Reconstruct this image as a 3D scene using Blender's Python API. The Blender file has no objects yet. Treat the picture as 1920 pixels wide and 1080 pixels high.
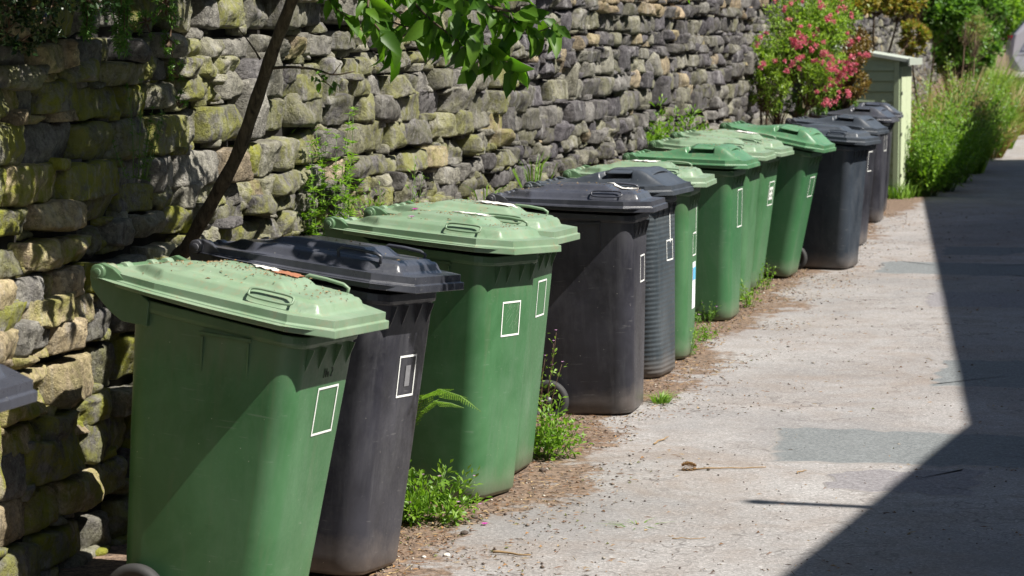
import bpy, bmesh, math, random
import numpy as np
from mathutils import Vector, noise, Matrix
R = math.radians
SC = bpy.context.scene
COL = SC.collection
rnd = random.Random(7)
rng = np.random.default_rng(11)

# ------------------------------------------------------------------ camera
F_PX, CAM_H, PITCH = 5000.0, 1.79, 0.0948
cam_d = bpy.data.cameras.new('camera'); cam = bpy.data.objects.new('camera', cam_d); COL.objects.link(cam)
cam.location = (0, 0, CAM_H); cam.rotation_euler = (math.pi/2 - PITCH, 0, 0)
cam_d.sensor_width = 36; cam_d.lens = 36*F_PX/1920; cam_d.clip_start = .1; cam_d.clip_end = 500
cam_d.dof.use_dof = True; cam_d.dof.focus_distance = 10.0; cam_d.dof.aperture_fstop = 9.0
SC.camera = cam

def at(px, py, Y):
    """world point at forward distance Y seen at photo pixel (1920x1080)"""
    a = (px-960)/F_PX; b = -(py-540)/F_PX
    c, s = math.cos(PITCH), math.sin(PITCH)
    dy, dz = c + b*s, -s + b*c
    k = Y/dy
    return Vector((a*k, Y, CAM_H + dz*k))
def ground_z(x, y):
    z = 0.0
    if y > 34: z += .0028*(y-34)**1.9 if y < 60 else .0028*26**1.9
    # soil rises a little towards the foot of the wall
    wx = wall_x(y)
    d = x - wx
    if d < .75: z += .045*min(1, (.75-d)/.5)
    return z
def wall_x(y): return -1.52 + .225*(y-8.3)
def on_ground(px, py):
    Y = F_PX*CAM_H/(py-66)
    for _ in range(12):
        p = at(px, py, Y); g = ground_z(p.x, p.y)
        Y += (p.z-g)*Y/CAM_H*.8
    p = at(px, py, Y); return Vector((p.x, p.y, ground_z(p.x, p.y)))

SUN_AZ, SUN_EL = R(116), R(51.5)
# ------------------------------------------------------------------ helpers
class MB:
    def __init__(s): s.v=[]; s.f=[]; s.c=[]; s.m=[]; s.sm=[]
    def add(s, vs, fs, col=(1,1,1), mat=0, smooth=False):
        o=len(s.v); s.v.extend([tuple(v) for v in vs])
        if col is not None and len(col) and not hasattr(col[0],'__len__'): s.c.extend([col]*len(vs))
        else: s.c.extend(col)
        s.f.extend([tuple(i+o for i in f) for f in fs]); s.m.extend([mat]*len(fs)); s.sm.extend([smooth]*len(fs))
    def box(s, c, d, rz=0, col=(1,1,1), mat=0, M=None):
        vs=[]
        for i in (-1,1):
            for j in (-1,1):
                for k in (-1,1):
                    v=Vector((i*d[0]/2,j*d[1]/2,k*d[2]/2))
                    if rz: v=Matrix.Rotation(rz,3,'Z')@v
                    v=v+Vector(c)
                    if M: v=M@v
                    vs.append(v)
        s.add(vs,[(0,1,3,2),(4,6,7,5),(0,4,5,1),(2,3,7,6),(0,2,6,4),(1,5,7,3)],col,mat)
    def tube(s, pts, rad, n=8, col=(1,1,1), mat=0, caps=True):
        pts=[Vector(p) for p in pts]; m=len(pts)
        if not hasattr(rad,'__len__'): rad=[rad]*m
        vs=[]; fs=[]; up=None
        for i,p in enumerate(pts):
            t=(pts[min(i+1,m-1)]-pts[max(i-1,0)])
            t = t.normalized() if t.length>1e-9 else Vector((0,0,1))
            if up is None:
                a=Vector((0,0,1)) if abs(t.z)<.9 else Vector((1,0,0)); up=(a-t*a.dot(t)).normalized()
            else:
                u2=up-t*up.dot(t); up=u2.normalized() if u2.length>1e-6 else up
            b=t.cross(up)
            for k in range(n):
                a=2*math.pi*k/n; vs.append(p+(up*math.cos(a)+b*math.sin(a))*rad[i])
        for i in range(m-1):
            for k in range(n):
                k2=(k+1)%n; fs.append((i*n+k,i*n+k2,(i+1)*n+k2,(i+1)*n+k))
        if caps: fs.append(tuple(range(n-1,-1,-1))); fs.append(tuple((m-1)*n+k for k in range(n)))
        s.add(vs,fs,col,mat,True)
    def prism(s, poly, axis, a, b, col=(1,1,1), mat=0):
        """poly: 2-D points; extruded along axis from a to b"""
        n=len(poly); vs=[]
        for t in (a,b):
            for p,q in poly:
                vs.append({'y':(p,t,q),'x':(t,p,q),'z':(p,q,t)}[axis])
        fs=[tuple(range(n)),tuple(range(2*n-1,n-1,-1))]+[(i,i+n,(i+1)%n+n,(i+1)%n) for i in range(n)]
        s.add(vs,fs,col,mat)
    def build(s, name, mats, parent=None, smooth=False, fixn=False):
        me=bpy.data.meshes.new(name); me.from_pydata(s.v,[],s.f)
        if not isinstance(mats,(list,tuple)): mats=[mats]
        for m in mats: me.materials.append(m)
        if len(s.f):
            me.polygons.foreach_set('material_index',s.m)
            me.polygons.foreach_set('use_smooth',[True]*len(s.f) if smooth else s.sm)
        ca=me.color_attributes.new('Col','FLOAT_COLOR','POINT')
        arr=np.ones((len(s.v),4),dtype=np.float32)
        if len(s.v): arr[:,:3]=np.array(s.c,dtype=np.float32)[:,:3]
        ca.data.foreach_set('color',arr.ravel())
        me.update()
        if fixn:
            bm=bmesh.new(); bm.from_mesh(me); bmesh.ops.recalc_face_normals(bm,faces=bm.faces); bm.to_mesh(me); bm.free()
        o=bpy.data.objects.new(name,me); COL.objects.link(o)
        if parent: o.parent=parent
        return o
def tag(o, label=None, cat=None, group=None, kind=None):
    if label: o['label']=label
    if cat: o['category']=cat
    if group: o['group']=group
    if kind: o['kind']=kind
    return o
def empty(name, loc=(0,0,0), rz=0):
    o=bpy.data.objects.new(name,None); COL.objects.link(o); o.location=loc; o.rotation_euler=(0,0,rz); o.empty_display_size=.1; return o
def bevel(o, w=.003, seg=2, ang=35):
    m=o.modifiers.new('bevel','BEVEL'); m.width=w; m.segments=seg; m.limit_method='ANGLE'; m.angle_limit=R(ang)

# ------------------------------------------------------------------ materials
def new_mat(name):
    m=bpy.data.materials.new(name); m.use_nodes=True
    nt=m.node_tree; nt.nodes.clear(); return m,nt
def N(nt,t,**kw):
    n=nt.nodes.new(t)
    for k,v in kw.items():
        if k in n.inputs: n.inputs[k].default_value=v
        else: setattr(n,k,v)
    return n
def L(nt,a,b): nt.links.new(a,b)
def out(nt,sh):
    o=N(nt,'ShaderNodeOutputMaterial'); L(nt,sh,o.inputs['Surface']); return o
def noise_n(nt,vec,scale,detail=4,rough=.6,dist=0):
    n=N(nt,'ShaderNodeTexNoise'); n.inputs['Scale'].default_value=scale; n.inputs['Detail'].default_value=detail
    n.inputs['Roughness'].default_value=rough; n.inputs['Distortion'].default_value=dist
    if vec is not None: L(nt,vec,n.inputs['Vector'])
    return n.outputs['Fac']
def ramp(nt,fac,stops,interp='LINEAR'):
    r=N(nt,'ShaderNodeValToRGB'); r.color_ramp.interpolation=interp
    e=r.color_ramp.elements
    while len(e)<len(stops): e.new(.5)
    for el,(p,c) in zip(e,stops):
        el.position=p
        if not hasattr(c,'__len__'): c=(c,c,c)
        el.color=(*c[:3],1)
    L(nt,fac,r.inputs['Fac']); return r.outputs['Color']
def mix(nt,fac,a,b,mode='MIX'):
    n=N(nt,'ShaderNodeMix'); n.data_type='RGBA'; n.blend_type=mode
    for sock,v in ((n.inputs[0],fac),(n.inputs[6],a),(n.inputs[7],b)):
        if isinstance(v,(int,float)): sock.default_value=v
        elif isinstance(v,(tuple,list)): sock.default_value=(*v[:3],1)
        else: L(nt,v,sock)
    return n.outputs[2]
def mth(nt,op,a,b=0.0,clamp=False):
    n=N(nt,'ShaderNodeMath'); n.operation=op; n.use_clamp=clamp
    for i,v in enumerate((a,b)):
        if isinstance(v,(int,float)): n.inputs[i].default_value=v
        else: L(nt,v,n.inputs[i])
    return n.outputs[0]
def bump(nt,h,strength=.3,dist=.01,normal=None):
    b=N(nt,'ShaderNodeBump'); b.inputs['Strength'].default_value=strength; b.inputs['Distance'].default_value=dist
    L(nt,h,b.inputs['Height'])
    if normal is not None: L(nt,normal,b.inputs['Normal'])
    return b.outputs['Normal']
def principled(nt,col,rough=.5,normal=None,spec=None,metal=0,coat=0):
    p=N(nt,'ShaderNodeBsdfPrincipled')
    if isinstance(col,(tuple,list)): p.inputs['Base Color'].default_value=(*col[:3],1)
    else: L(nt,col,p.inputs['Base Color'])
    if isinstance(rough,(int,float)): p.inputs['Roughness'].default_value=rough
    else: L(nt,rough,p.inputs['Roughness'])
    if normal is not None: L(nt,normal,p.inputs['Normal'])
    if spec is not None: p.inputs['Specular IOR Level'].default_value=spec
    p.inputs['Metallic'].default_value=metal; p.inputs['Coat Weight'].default_value=coat
    return p.outputs[0]
def simple(name,col,rough=.6,var=.15,sc=20,spec=None,metal=0,bmp=.15):
    m,nt=new_mat(name); tc=N(nt,'ShaderNodeTexCoord').outputs['Object']
    n=noise_n(nt,tc,sc,5)
    c=mix(nt,n,tuple(x*(1-var) for x in col),tuple(min(1,x*(1+var)) for x in col))
    out(nt,principled(nt,c,rough,bump(nt,n,bmp,.004),spec,metal)); return m

def plastic(name,col,fade,rough=.42,dirt=(.16,.13,.10),grime=.5,ribs=False,top_litter=False):
    """weathered moulded plastic: base colour with cloudy fading, scuffs, vertical runs, dusty foot"""
    m,nt=new_mat(name)
    tc=N(nt,'ShaderNodeTexCoord').outputs['Object']
    oi=N(nt,'ShaderNodeObjectInfo').outputs['Random']
    off=N(nt,'ShaderNodeVectorMath'); off.operation='ADD'
    L(nt,tc,off.inputs[0])
    sc=mth(nt,'MULTIPLY',oi,37.0)
    cb=N(nt,'ShaderNodeCombineXYZ'); L(nt,sc,cb.inputs[0]); L(nt,sc,cb.inputs[1]); L(nt,cb.outputs[0],off.inputs[1])
    v=off.outputs[0]
    big=noise_n(nt,v,3.5,4,.6,.4)
    c=mix(nt,ramp(nt,big,[(.35,0),(.7,1)]),col,fade)
    # vertical rain runs
    mp=N(nt,'ShaderNodeMapping'); mp.inputs['Scale'].default_value=(28,28,1.2); L(nt,v,mp.inputs['Vector'])
    runs=ramp(nt,noise_n(nt,mp.outputs[0],1.0,4,.6),[(.56,0),(.75,1)])
    c=mix(nt,mth(nt,'MULTIPLY',runs,.34*grime),c,dirt)
    # scuffs and specks
    fine=noise_n(nt,v,60,6,.75)
    c=mix(nt,mth(nt,'MULTIPLY',ramp(nt,fine,[(.6,0),(.72,1)]),.35*grime),c,tuple(min(1,x*1.8+.05) for x in fade))
    vo=N(nt,'ShaderNodeTexVoronoi'); vo.inputs['Scale'].default_value=24; L(nt,v,vo.inputs['Vector'])
    speck=ramp(nt,vo.outputs['Distance'],[(.028,1),(.05,0)])
    c=mix(nt,mth(nt,'MULTIPLY',speck,.5),c,(.5,.48,.42))
    mq=N(nt,'ShaderNodeMapping'); mq.inputs['Scale'].default_value=(6,6,2.0); L(nt,v,mq.inputs['Vector'])
    dust=ramp(nt,noise_n(nt,mq.outputs[0],1.0,7,.75,.5),[(.48,0),(.72,1)])
    c=mix(nt,mth(nt,'MULTIPLY',dust,.26),c,tuple(x*.6+.10 for x in fade))
    # scratches
    mp2=N(nt,'ShaderNodeMapping'); mp2.inputs['Scale'].default_value=(5,9,70); mp2.inputs['Rotation'].default_value=(.7,.5,.3); L(nt,v,mp2.inputs['Vector'])
    scr=ramp(nt,noise_n(nt,mp2.outputs[0],1.6,3,.5,.3),[(.68,0),(.72,1)])
    c=mix(nt,mth(nt,'MULTIPLY',scr,.11),c,(.4,.4,.38))
    # soil splash at the foot (object z is height) and grime just under the rim
    sx=N(nt,'ShaderNodeSeparateXYZ'); L(nt,tc,sx.inputs[0]); z=sx.outputs['Z']
    zn=mth(nt,'ADD',z,mth(nt,'MULTIPLY',noise_n(nt,v,9,5,.7),-.16))
    foot=ramp(nt,mth(nt,'ADD',zn,.09),[(0.0,1),(.15,0)])
    c=mix(nt,mth(nt,'MULTIPLY',foot,.45),c,(.24,.20,.17))
    zt=mth(nt,'ADD',z,mth(nt,'MULTIPLY',noise_n(nt,mp.outputs[0],1.3,4,.6),.24))
    up=mth(nt,'MULTIPLY',ramp(nt,zt,[(.90,0),(1.06,1)]),ramp(nt,z,[(.975,1),(.985,0)]) if False else 1.0)
    if not top_litter: c=mix(nt,mth(nt,'MULTIPLY',up,.40*grime),c,dirt)
    else:
        lit=noise_n(nt,v,26,7,.8,.6)
        c=mix(nt,mth(nt,'MULTIPLY',ramp(nt,lit,[(.53,0),(.68,1)]),.5),c,(.24,.17,.10))
    h=mth(nt,'ADD',mth(nt,'MULTIPLY',fine,.3),mth(nt,'MULTIPLY',big,.5))
    nrm=bump(nt,h,.12,.004)
    if ribs:
        w=N(nt,'ShaderNodeTexWave'); w.bands_direction='Z'; w.inputs['Scale'].default_value=13; L(nt,tc,w.inputs['Vector'])
        nrm=bump(nt,w.outputs['Fac'],.35,.006,nrm)
    ro=ramp(nt,fine,[(.3,rough-.05),(.7,rough+.14)])
    out(nt,principled(nt,c,ro,nrm,.45)); return m

def leaf_mat(name,a,b,transl=.45,rough=.45,attr=True,tint=(1.25,1.35,.55)):
    m,nt=new_mat(name)
    at_=N(nt,'ShaderNodeAttribute'); at_.attribute_name='Col'
    sp=N(nt,'ShaderNodeSeparateColor'); L(nt,at_.outputs['Color'],sp.inputs[0])
    c=mix(nt,sp.outputs[0],a,b)
    tc=N(nt,'ShaderNodeTexCoord').outputs['Object']
    c=mix(nt,mth(nt,'MULTIPLY',noise_n(nt,tc,90,3),.35),c,tuple(x*.55 for x in a))
    p=principled(nt,c,rough,None,.4)
    t=N(nt,'ShaderNodeBsdfTranslucent')
    L(nt,mix(nt,1.0,c,tint,'MULTIPLY'),t.inputs['Color'])
    ms=N(nt,'ShaderNodeMixShader'); ms.inputs[0].default_value=transl
    L(nt,p,ms.inputs[1]); L(nt,t.outputs[0],ms.inputs[2]); out(nt,ms.outputs[0]); return m

M={}
GREEN=(.034,.110,.040); GREENF=(.062,.158,.070)
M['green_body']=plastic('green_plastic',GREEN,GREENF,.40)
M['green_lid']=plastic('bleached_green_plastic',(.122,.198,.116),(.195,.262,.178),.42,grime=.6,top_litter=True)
M['green_deep']=plastic('deep_green_plastic',(.028,.105,.04),(.04,.13,.05),.38,grime=.4)
M['green_deep_lid']=plastic('deep_green_lid_plastic',(.05,.145,.065),(.08,.19,.095),.36,grime=.4,top_litter=True)
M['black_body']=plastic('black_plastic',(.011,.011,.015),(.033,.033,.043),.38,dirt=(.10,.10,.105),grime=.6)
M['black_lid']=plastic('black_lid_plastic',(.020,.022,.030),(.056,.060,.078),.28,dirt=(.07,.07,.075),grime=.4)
M['blue_body']=plastic('slate_plastic',(.016,.022,.031),(.038,.047,.060),.40,dirt=(.08,.085,.09),grime=.4)
M['ribbed_body']=plastic('ribbed_slate_plastic',(.022,.031,.038),(.040,.052,.062),.44,dirt=(.12,.12,.11),grime=.5,ribs=True)
M['rubber']=simple('rubber',(.022,.022,.022),.75,.3,30)
M['hub']=simple('wheel_hub_plastic',(.03,.03,.032),.45,.2,30)
M['steel']=simple('galvanised_steel',(.5,.5,.52),.4,.15,40,metal=.9)
M['paint']=simple('white_marker_paint',(.72,.73,.70),.6,.15,60)
M['grey_tape']=simple('grey_worn_label',(.16,.16,.17),.6,.25,60)
M['pale_scratch']=simple('pale_scratch',(.20,.32,.20),.6,.1,60)
M['scuff']=simple('worn_number_panel',(.12,.22,.12),.7,.5,70)
M['sticker']=simple('pale_sticker',(.70,.74,.76),.5,.12,60)
M['sticker_blue']=simple('blue_sticker',(.10,.38,.62),.5,.12,60)
M['paper']=simple('torn_white_paper',(.55,.54,.50),.8,.15,40)
M['red_label']=simple('faded_red_label',(.25,.10,.05),.8,.6,90)

# stone
def stone_mat():
    m,nt=new_mat('gritstone')
    tc=N(nt,'ShaderNodeTexCoord').outputs['Object']
    a=N(nt,'ShaderNodeAttribute'); a.attribute_name='Col'
    base=a.outputs['Color']
    n1=noise_n(nt,tc,7,6,.65,.5); n2=noise_n(nt,tc,38,6,.75); n3=noise_n(nt,tc,2.2,4,.6)
    c=mix(nt,ramp(nt,n1,[(.36,0),(.62,1)]),mix(nt,1.0,base,(.50,.48,.48),'MULTIPLY'),mix(nt,1.0,base,(1.3,1.27,1.2),'MULTIPLY'))
    c=mix(nt,mth(nt,'MULTIPLY',ramp(nt,n2,[(.47,0),(.62,1)]),.7),c,mix(nt,1.0,base,(.26,.25,.25),'MULTIPLY'))
    n4=noise_n(nt,tc,85,5,.8)
    c=mix(nt,mth(nt,'MULTIPLY',ramp(nt,n4,[(.56,0),(.66,1)]),.6),c,mix(nt,1.0,base,(1.9,1.85,1.7),'MULTIPLY'))
    # moss: alpha-like mask from blue of a second attribute
    mo=N(nt,'ShaderNodeAttribute'); mo.attribute_name='moss'
    sp=N(nt,'ShaderNodeSeparateColor'); L(nt,mo.outputs['Color'],sp.inputs[0])
    mk=mth(nt,'MULTIPLY',ramp(nt,noise_n(nt,tc,11,6,.7,.4),[(.38,0),(.58,1)]),sp.outputs[0])
    c=mix(nt,mk,c,mix(nt,n2,(.15,.16,.02),(.30,.30,.05)))
    # pale lime streaks running down
    mp=N(nt,'ShaderNodeMapping'); mp.inputs['Scale'].default_value=(26,16,2.2); L(nt,tc,mp.inputs['Vector'])
    st=mth(nt,'MULTIPLY',ramp(nt,noise_n(nt,mp.outputs[0],1,4,.7,.2),[(.52,0),(.68,1)]),ramp(nt,n3,[(.38,0),(.55,1)]))
    c=mix(nt,mth(nt,'MULTIPLY',st,.40),c,(.46,.45,.44))
    h=mth(nt,'ADD',mth(nt,'MULTIPLY',n1,.8),mth(nt,'MULTIPLY',n2,1.0))
    h=mth(nt,'ADD',h,mth(nt,'MULTIPLY',noise_n(nt,tc,120,4,.7),.55))
    out(nt,principled(nt,c,.9,bump(nt,h,.9,.022),.2)); return m
M['stone']=stone_mat()
M['wall_core']=simple('dark_earth_core',(.012,.010,.008),1,.4,12)

def asphalt_mat():
    m,nt=new_mat('worn_asphalt')
    tc=N(nt,'ShaderNodeTexCoord').outputs['Object']
    big=noise_n(nt,tc,.55,5,.6,.6); mid=noise_n(nt,tc,3.2,6,.7,.3); fine=noise_n(nt,tc,70,4,.8)
    c=mix(nt,ramp(nt,big,[(.35,0),(.65,1)]),(.225,.213,.206),(.31,.298,.29))
    c=mix(nt,mth(nt,'MULTIPLY',ramp(nt,mid,[(.43,0),(.64,1)]),.45),c,(.20,.17,.15))
    vo=N(nt,'ShaderNodeTexVoronoi'); vo.inputs['Scale'].default_value=125; L(nt,tc,vo.inputs['Vector'])
    sp=N(nt,'ShaderNodeSeparateColor'); L(nt,vo.outputs['Color'],sp.inputs[0])
    agg=ramp(nt,sp.outputs[0],[(.0,.68),(.25,.86),(.6,1.0),(.86,1.08),(.97,1.35)])
    c=mix(nt,1.0,c,agg,'MULTIPLY')
    c=mix(nt,mth(nt,'MULTIPLY',ramp(nt,fine,[(.55,0),(.7,1)]),.35),c,(.10,.09,.085))
    mpd=N(nt,'ShaderNodeMapping'); mpd.inputs['Scale'].default_value=(.9,.8,1); L(nt,tc,mpd.inputs['Vector'])
    st2=noise_n(nt,mpd.outputs[0],1.3,7,.72,.8)
    c=mix(nt,mth(nt,'MULTIPLY',ramp(nt,st2,[(.50,0),(.66,1)]),.45),c,mix(nt,fine,(.13,.095,.07),(.26,.20,.155)))
    st3=noise_n(nt,mpd.outputs[0],.6,5,.6,.4)
    c=mix(nt,mth(nt,'MULTIPLY',ramp(nt,st3,[(.52,0),(.60,1)]),.35),c,(.16,.16,.165))
    # soil and rusty litter dust near the bins
    at_=N(nt,'ShaderNodeAttribute'); at_.attribute_name='Col'
    s2=N(nt,'ShaderNodeSeparateColor'); L(nt,at_.outputs['Color'],s2.inputs[0])
    n5=noise_n(nt,tc,6,7,.75,.5)
    soil=mth(nt,'ADD',s2.outputs[0],mth(nt,'MULTIPLY',mth(nt,'SUBTRACT',n5,.5),2.6))
    soilm=ramp(nt,soil,[(.42,0),(.62,1)])
    sc=mix(nt,ramp(nt,noise_n(nt,tc,30,6,.85),[(.38,0),(.62,1)]),(.035,.025,.02),(.27,.19,.135))
    c=mix(nt,soilm,c,sc)
    # cracks
    v2=N(nt,'ShaderNodeTexVoronoi'); v2.feature='DISTANCE_TO_EDGE'; v2.inputs['Scale'].default_value=1.6
    dv=N(nt,'ShaderNodeVectorMath'); dv.operation='MULTIPLY_ADD'; L(nt,tc,dv.inputs[0]); dv.inputs[1].default_value=(1,1,1)
    nz=N(nt,'ShaderNodeTexNoise'); nz.inputs['Scale'].default_value=4; L(nt,tc,nz.inputs['Vector']); L(nt,nz.outputs['Color'],dv.inputs[2])
    L(nt,dv.outputs[0],v2.inputs['Vector'])
    cr=mth(nt,'MULTIPLY',ramp(nt,v2.outputs['Distance'],[(.006,1),(.02,0)]),ramp(nt,noise_n(nt,tc,.9,3),[(.45,0),(.6,1)]))
    c=mix(nt,mth(nt,'MULTIPLY',cr,.55),c,(.06,.05,.045))
    h=mth(nt,'ADD',mth(nt,'MULTIPLY',sp.outputs[0],.5),mth(nt,'MULTIPLY',fine,.6))
    out(nt,principled(nt,c,.92,bump(nt,h,.8,.008),.25)); return m
M['asphalt']=asphalt_mat()
def patch_mat(name,a,b):
    m,nt=new_mat(name)
    tc=N(nt,'ShaderNodeTexCoord').outputs['Object']
    mid=noise_n(nt,tc,3,5,.7); fine=noise_n(nt,tc,80,4,.8)
    vo=N(nt,'ShaderNodeTexVoronoi'); vo.inputs['Scale'].default_value=110; L(nt,tc,vo.inputs['Vector'])
    sp=N(nt,'ShaderNodeSeparateColor'); L(nt,vo.outputs['Color'],sp.inputs[0])
    c=mix(nt,mid,a,b); c=mix(nt,1.0,c,ramp(nt,sp.outputs[0],[(0,.75),(.5,1),(.95,1.3)]),'MULTIPLY')
    # worn ragged edge dust
    at_=N(nt,'ShaderNodeAttribute'); at_.attribute_name='Col'
    s2=N(nt,'ShaderNodeSeparateColor'); L(nt,at_.outputs['Color'],s2.inputs[0])
    e=ramp(nt,mth(nt,'ADD',s2.outputs[0],mth(nt,'MULTIPLY',mid,.7)),[(.35,1),(.75,0)])
    c=mix(nt,e,c,(.27,.25,.235))
    out(nt,principled(nt,c,.9,bump(nt,mth(nt,'ADD',fine,sp.outputs[0]),.6,.006),.25)); return m
M['patch_a']=patch_mat('grey_patch_asphalt',(.125,.135,.137),(.165,.174,.176))
M['patch_b']=patch_mat('mauve_patch_asphalt',(.165,.155,.162),(.205,.195,.20))
M['litter']=None
def attr_mat(name,rough=.9,mul=1.0):
    m,nt=new_mat(name); a=N(nt,'ShaderNodeAttribute'); a.attribute_name='Col'
    tc=N(nt,'ShaderNodeTexCoord').outputs['Object']; n=noise_n(nt,tc,60,4)
    c=mix(nt,n,mix(nt,1.0,a.outputs['Color'],(.65,.65,.65),'MULTIPLY'),a.outputs['Color'])
    out(nt,principled(nt,c,rough,bump(nt,n,.4,.004),.25)); return m
M['litter']=attr_mat('litter_bits')
def bark():
    m,nt=new_mat('bark'); tc=N(nt,'ShaderNodeTexCoord').outputs['Object']
    mp=N(nt,'ShaderNodeMapping'); mp.inputs['Scale'].default_value=(60,60,9); L(nt,tc,mp.inputs['Vector'])
    n=noise_n(nt,mp.outputs[0],1,5,.7,.5)
    c=mix(nt,ramp(nt,n,[(.35,0),(.65,1)]),(.035,.026,.018),(.13,.10,.065))
    out(nt,principled(nt,c,.85,bump(nt,n,.7,.01),.2)); return m
M['bark']=bark()
M['stem_g']=simple('green_stem',(.10,.17,.04),.6,.3,40)
M['stem_b']=simple('brown_stem',(.09,.055,.03),.8,.3,40)
M['leaf_tree']=leaf_mat('tree_leaf',(.045,.125,.010),(.16,.31,.03),.6,.45)
M['leaf_bright']=leaf_mat('bright_weed_leaf',(.10,.22,.018),(.25,.40,.055),.45)
M['leaf_lime']=leaf_mat('lime_green_leaf',(.15,.26,.03),(.33,.46,.08),.45)
M['leaf_mid']=leaf_mat('mid_green_leaf',(.06,.15,.02),(.16,.29,.05),.4)
M['leaf_olive']=leaf_mat('olive_bronze_leaf',(.13,.06,.018),(.22,.17,.04),.35)
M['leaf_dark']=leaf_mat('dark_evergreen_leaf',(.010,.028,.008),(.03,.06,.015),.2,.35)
M['leaf_rust']=leaf_mat('rust_green_leaf',(.34,.20,.05),(.16,.26,.04),.4)
M['needle']=leaf_mat('needle_green',(.05,.14,.03),(.14,.28,.05),.35)
M['dry_grass']=leaf_mat('dry_grass_blade',(.28,.22,.08),(.44,.36,.16),.35,tint=(1.2,1.1,.7))
M['pink']=leaf_mat('pink_petal',(.55,.09,.15),(.76,.27,.32),.35,tint=(1.2,.9,1))
M['magenta']=leaf_mat('magenta_petal',(.50,.03,.36),(.66,.13,.52),.35,tint=(1.2,.9,1.1))
M['lilac']=leaf_mat('lilac_petal',(.45,.22,.45),(.68,.42,.62),.35,tint=(1.1,1,1.1))
M['blue']=leaf_mat('blue_petal',(.06,.09,.32),(.15,.20,.5),.3,tint=(1,1,1.2))
M['white_petal']=leaf_mat('white_petal',(.6,.6,.55),(.8,.8,.75),.35,tint=(1,1,1))

# ------------------------------------------------------------------ wheelie bins
# local frame: +X is the bin's front, +Y its far side, origin = middle of the base front edge
OX=-.25
BACK_X, FRONT_X = -.27, .285
def rrect(x0,x1,hw,r,z0,z1=None,seg=7):
    """rounded rectangle ring (front at x1) counter-clockwise, z slopes from z0 at back to z1 at front"""
    if z1 is None: z1=z0
    pts=[]
    for cx,cy,a0 in ((x1-r,hw-r,0),(x0+r,hw-r,90),(x0+r,-hw+r,180),(x1-r,-hw+r,270)):
        for k in range(seg+1):
            a=R(a0+90*k/seg); x=cx+r*math.cos(a); y=cy+r*math.sin(a)
            t=(x-x0)/(x1-x0); pts.append((x+OX,y,z0+(z1-z0)*t))
    return pts
def make_body():
    m=MB(); rings=[]
    H=[(.012,0),(.03,.010),(.08,.014),(.2,.02),(.35,.03),(.5,.042),(.65,.052),(.8,.062),(.88,.07),(.925,.075)]
    for z,_ in H:
        t=z/.925
        x0=-.235-.04*t; x1=.235+.05*t; hw=.205+.052*t; r=.085-.015*t
        if z<.02: x0+=.012; x1-=.012; hw-=.012
        zt=z+(.05 if z>.9 else .03*t if z>.7 else 0)
        rings.append(rrect(x0,x1,hw,r,zt,z))
    n=len(rings[0]); vs=[p for r_ in rings for p in r_]; fs=[]
    for i in range(len(rings)-1):
        for k in range(n): fs.append((i*n+k,i*n+(k+1)%n,(i+1)*n+(k+1)%n,(i+1)*n+k))
    fs.append(tuple(range(n-1,-1,-1)))
    m.add(vs,fs,smooth=True)
    return m
def make_rim():
    m=MB()
    # flange band round the mouth, thin at the back, deeper at the front
    prof=[(.0,-.016),(.007,-.016),(.010,-.004),(.009,.020),(.0,.020)]
    rings=[]
    for o,dz in prof:
        rings.append(rrect(-.275-o,.285+o,.257+o,.07+o*.7,.975+dz,.925+dz))
    n=len(rings[0]); vs=[p for r_ in rings for p in r_]; fs=[]
    for i in range(len(rings)):
        j=(i+1)%len(rings)
        for k in range(n): fs.append((i*n+k,i*n+(k+1)%n,j*n+(k+1)%n,j*n+k))
    m.add(vs,fs,smooth=False)
    return m
def make_gussets():
    o=[]
    for y in (-.165,-.06,.06,.165):      # front fins below the rim
        m=MB(); o.append(m); m.prism([(.280+OX,.905),(.303+OX,.905),(.300+OX,.893),(.280+OX,.835)],'y',y-.002,y+.002)
    for s in (-1,1):
        for x in (-.02,.13):
            m=MB(); o.append(m); m.prism([(s*.252,.905),(s*.266,.905),(s*.264,.885),(s*.248,.79)],'x',x+OX-.003,x+OX+.003)
        m=MB(); o.append(m); m.box((.055+OX,s*.269,.918),(.17,.010,.008))
    return o
def make_ear(s):
    m=MB()
    P=[(-.405,1.035),(-.395,1.068),(-.37,1.08),(-.33,1.068),(-.28,1.035),(-.20,.985),(-.20,.91),(-.285,.915),(-.33,.94),(-.37,.975),(-.395,1.0)]
    m.prism([(x+OX,z) for x,z in P],'y',s*.245,s*.272)
    m.tube([(-.375+OX,s*.270,1.052),(-.375+OX,s*.286,1.052)],.024,14)
    m.tube([(-.375+OX,s*.284,1.052),(-.375+OX,s*.290,1.052)],.013,12)
    return m
def make_handlebar():
    m=MB()
    m.tube([(-.385+OX,-.25,1.052),(-.385+OX,.25,1.052)],.015,10)
    for y in (-.14,-.05,.05,.14): m.box((-.34+OX,y,1.02),(.10,.012,.045))
    m.tube([(-.30+OX,-.22,.985),(-.30+OX,.22,.985)],.016,8)
    return m
LID_T=[]
def lid_w(x):
    if x<-.30: return .235+(x+.375)*.45
    if x<.255: return .270+.022*min(1,(x+.30)/.12)
    if x<=.375: return .292-(x-.255)*.66
    return .21
def sstep(a,b,x):
    if a==b: return 1.0 if x>=a else 0.0
    t=max(0,min(1,(x-a)/(b-a))); return t*t*(3-2*t)
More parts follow.
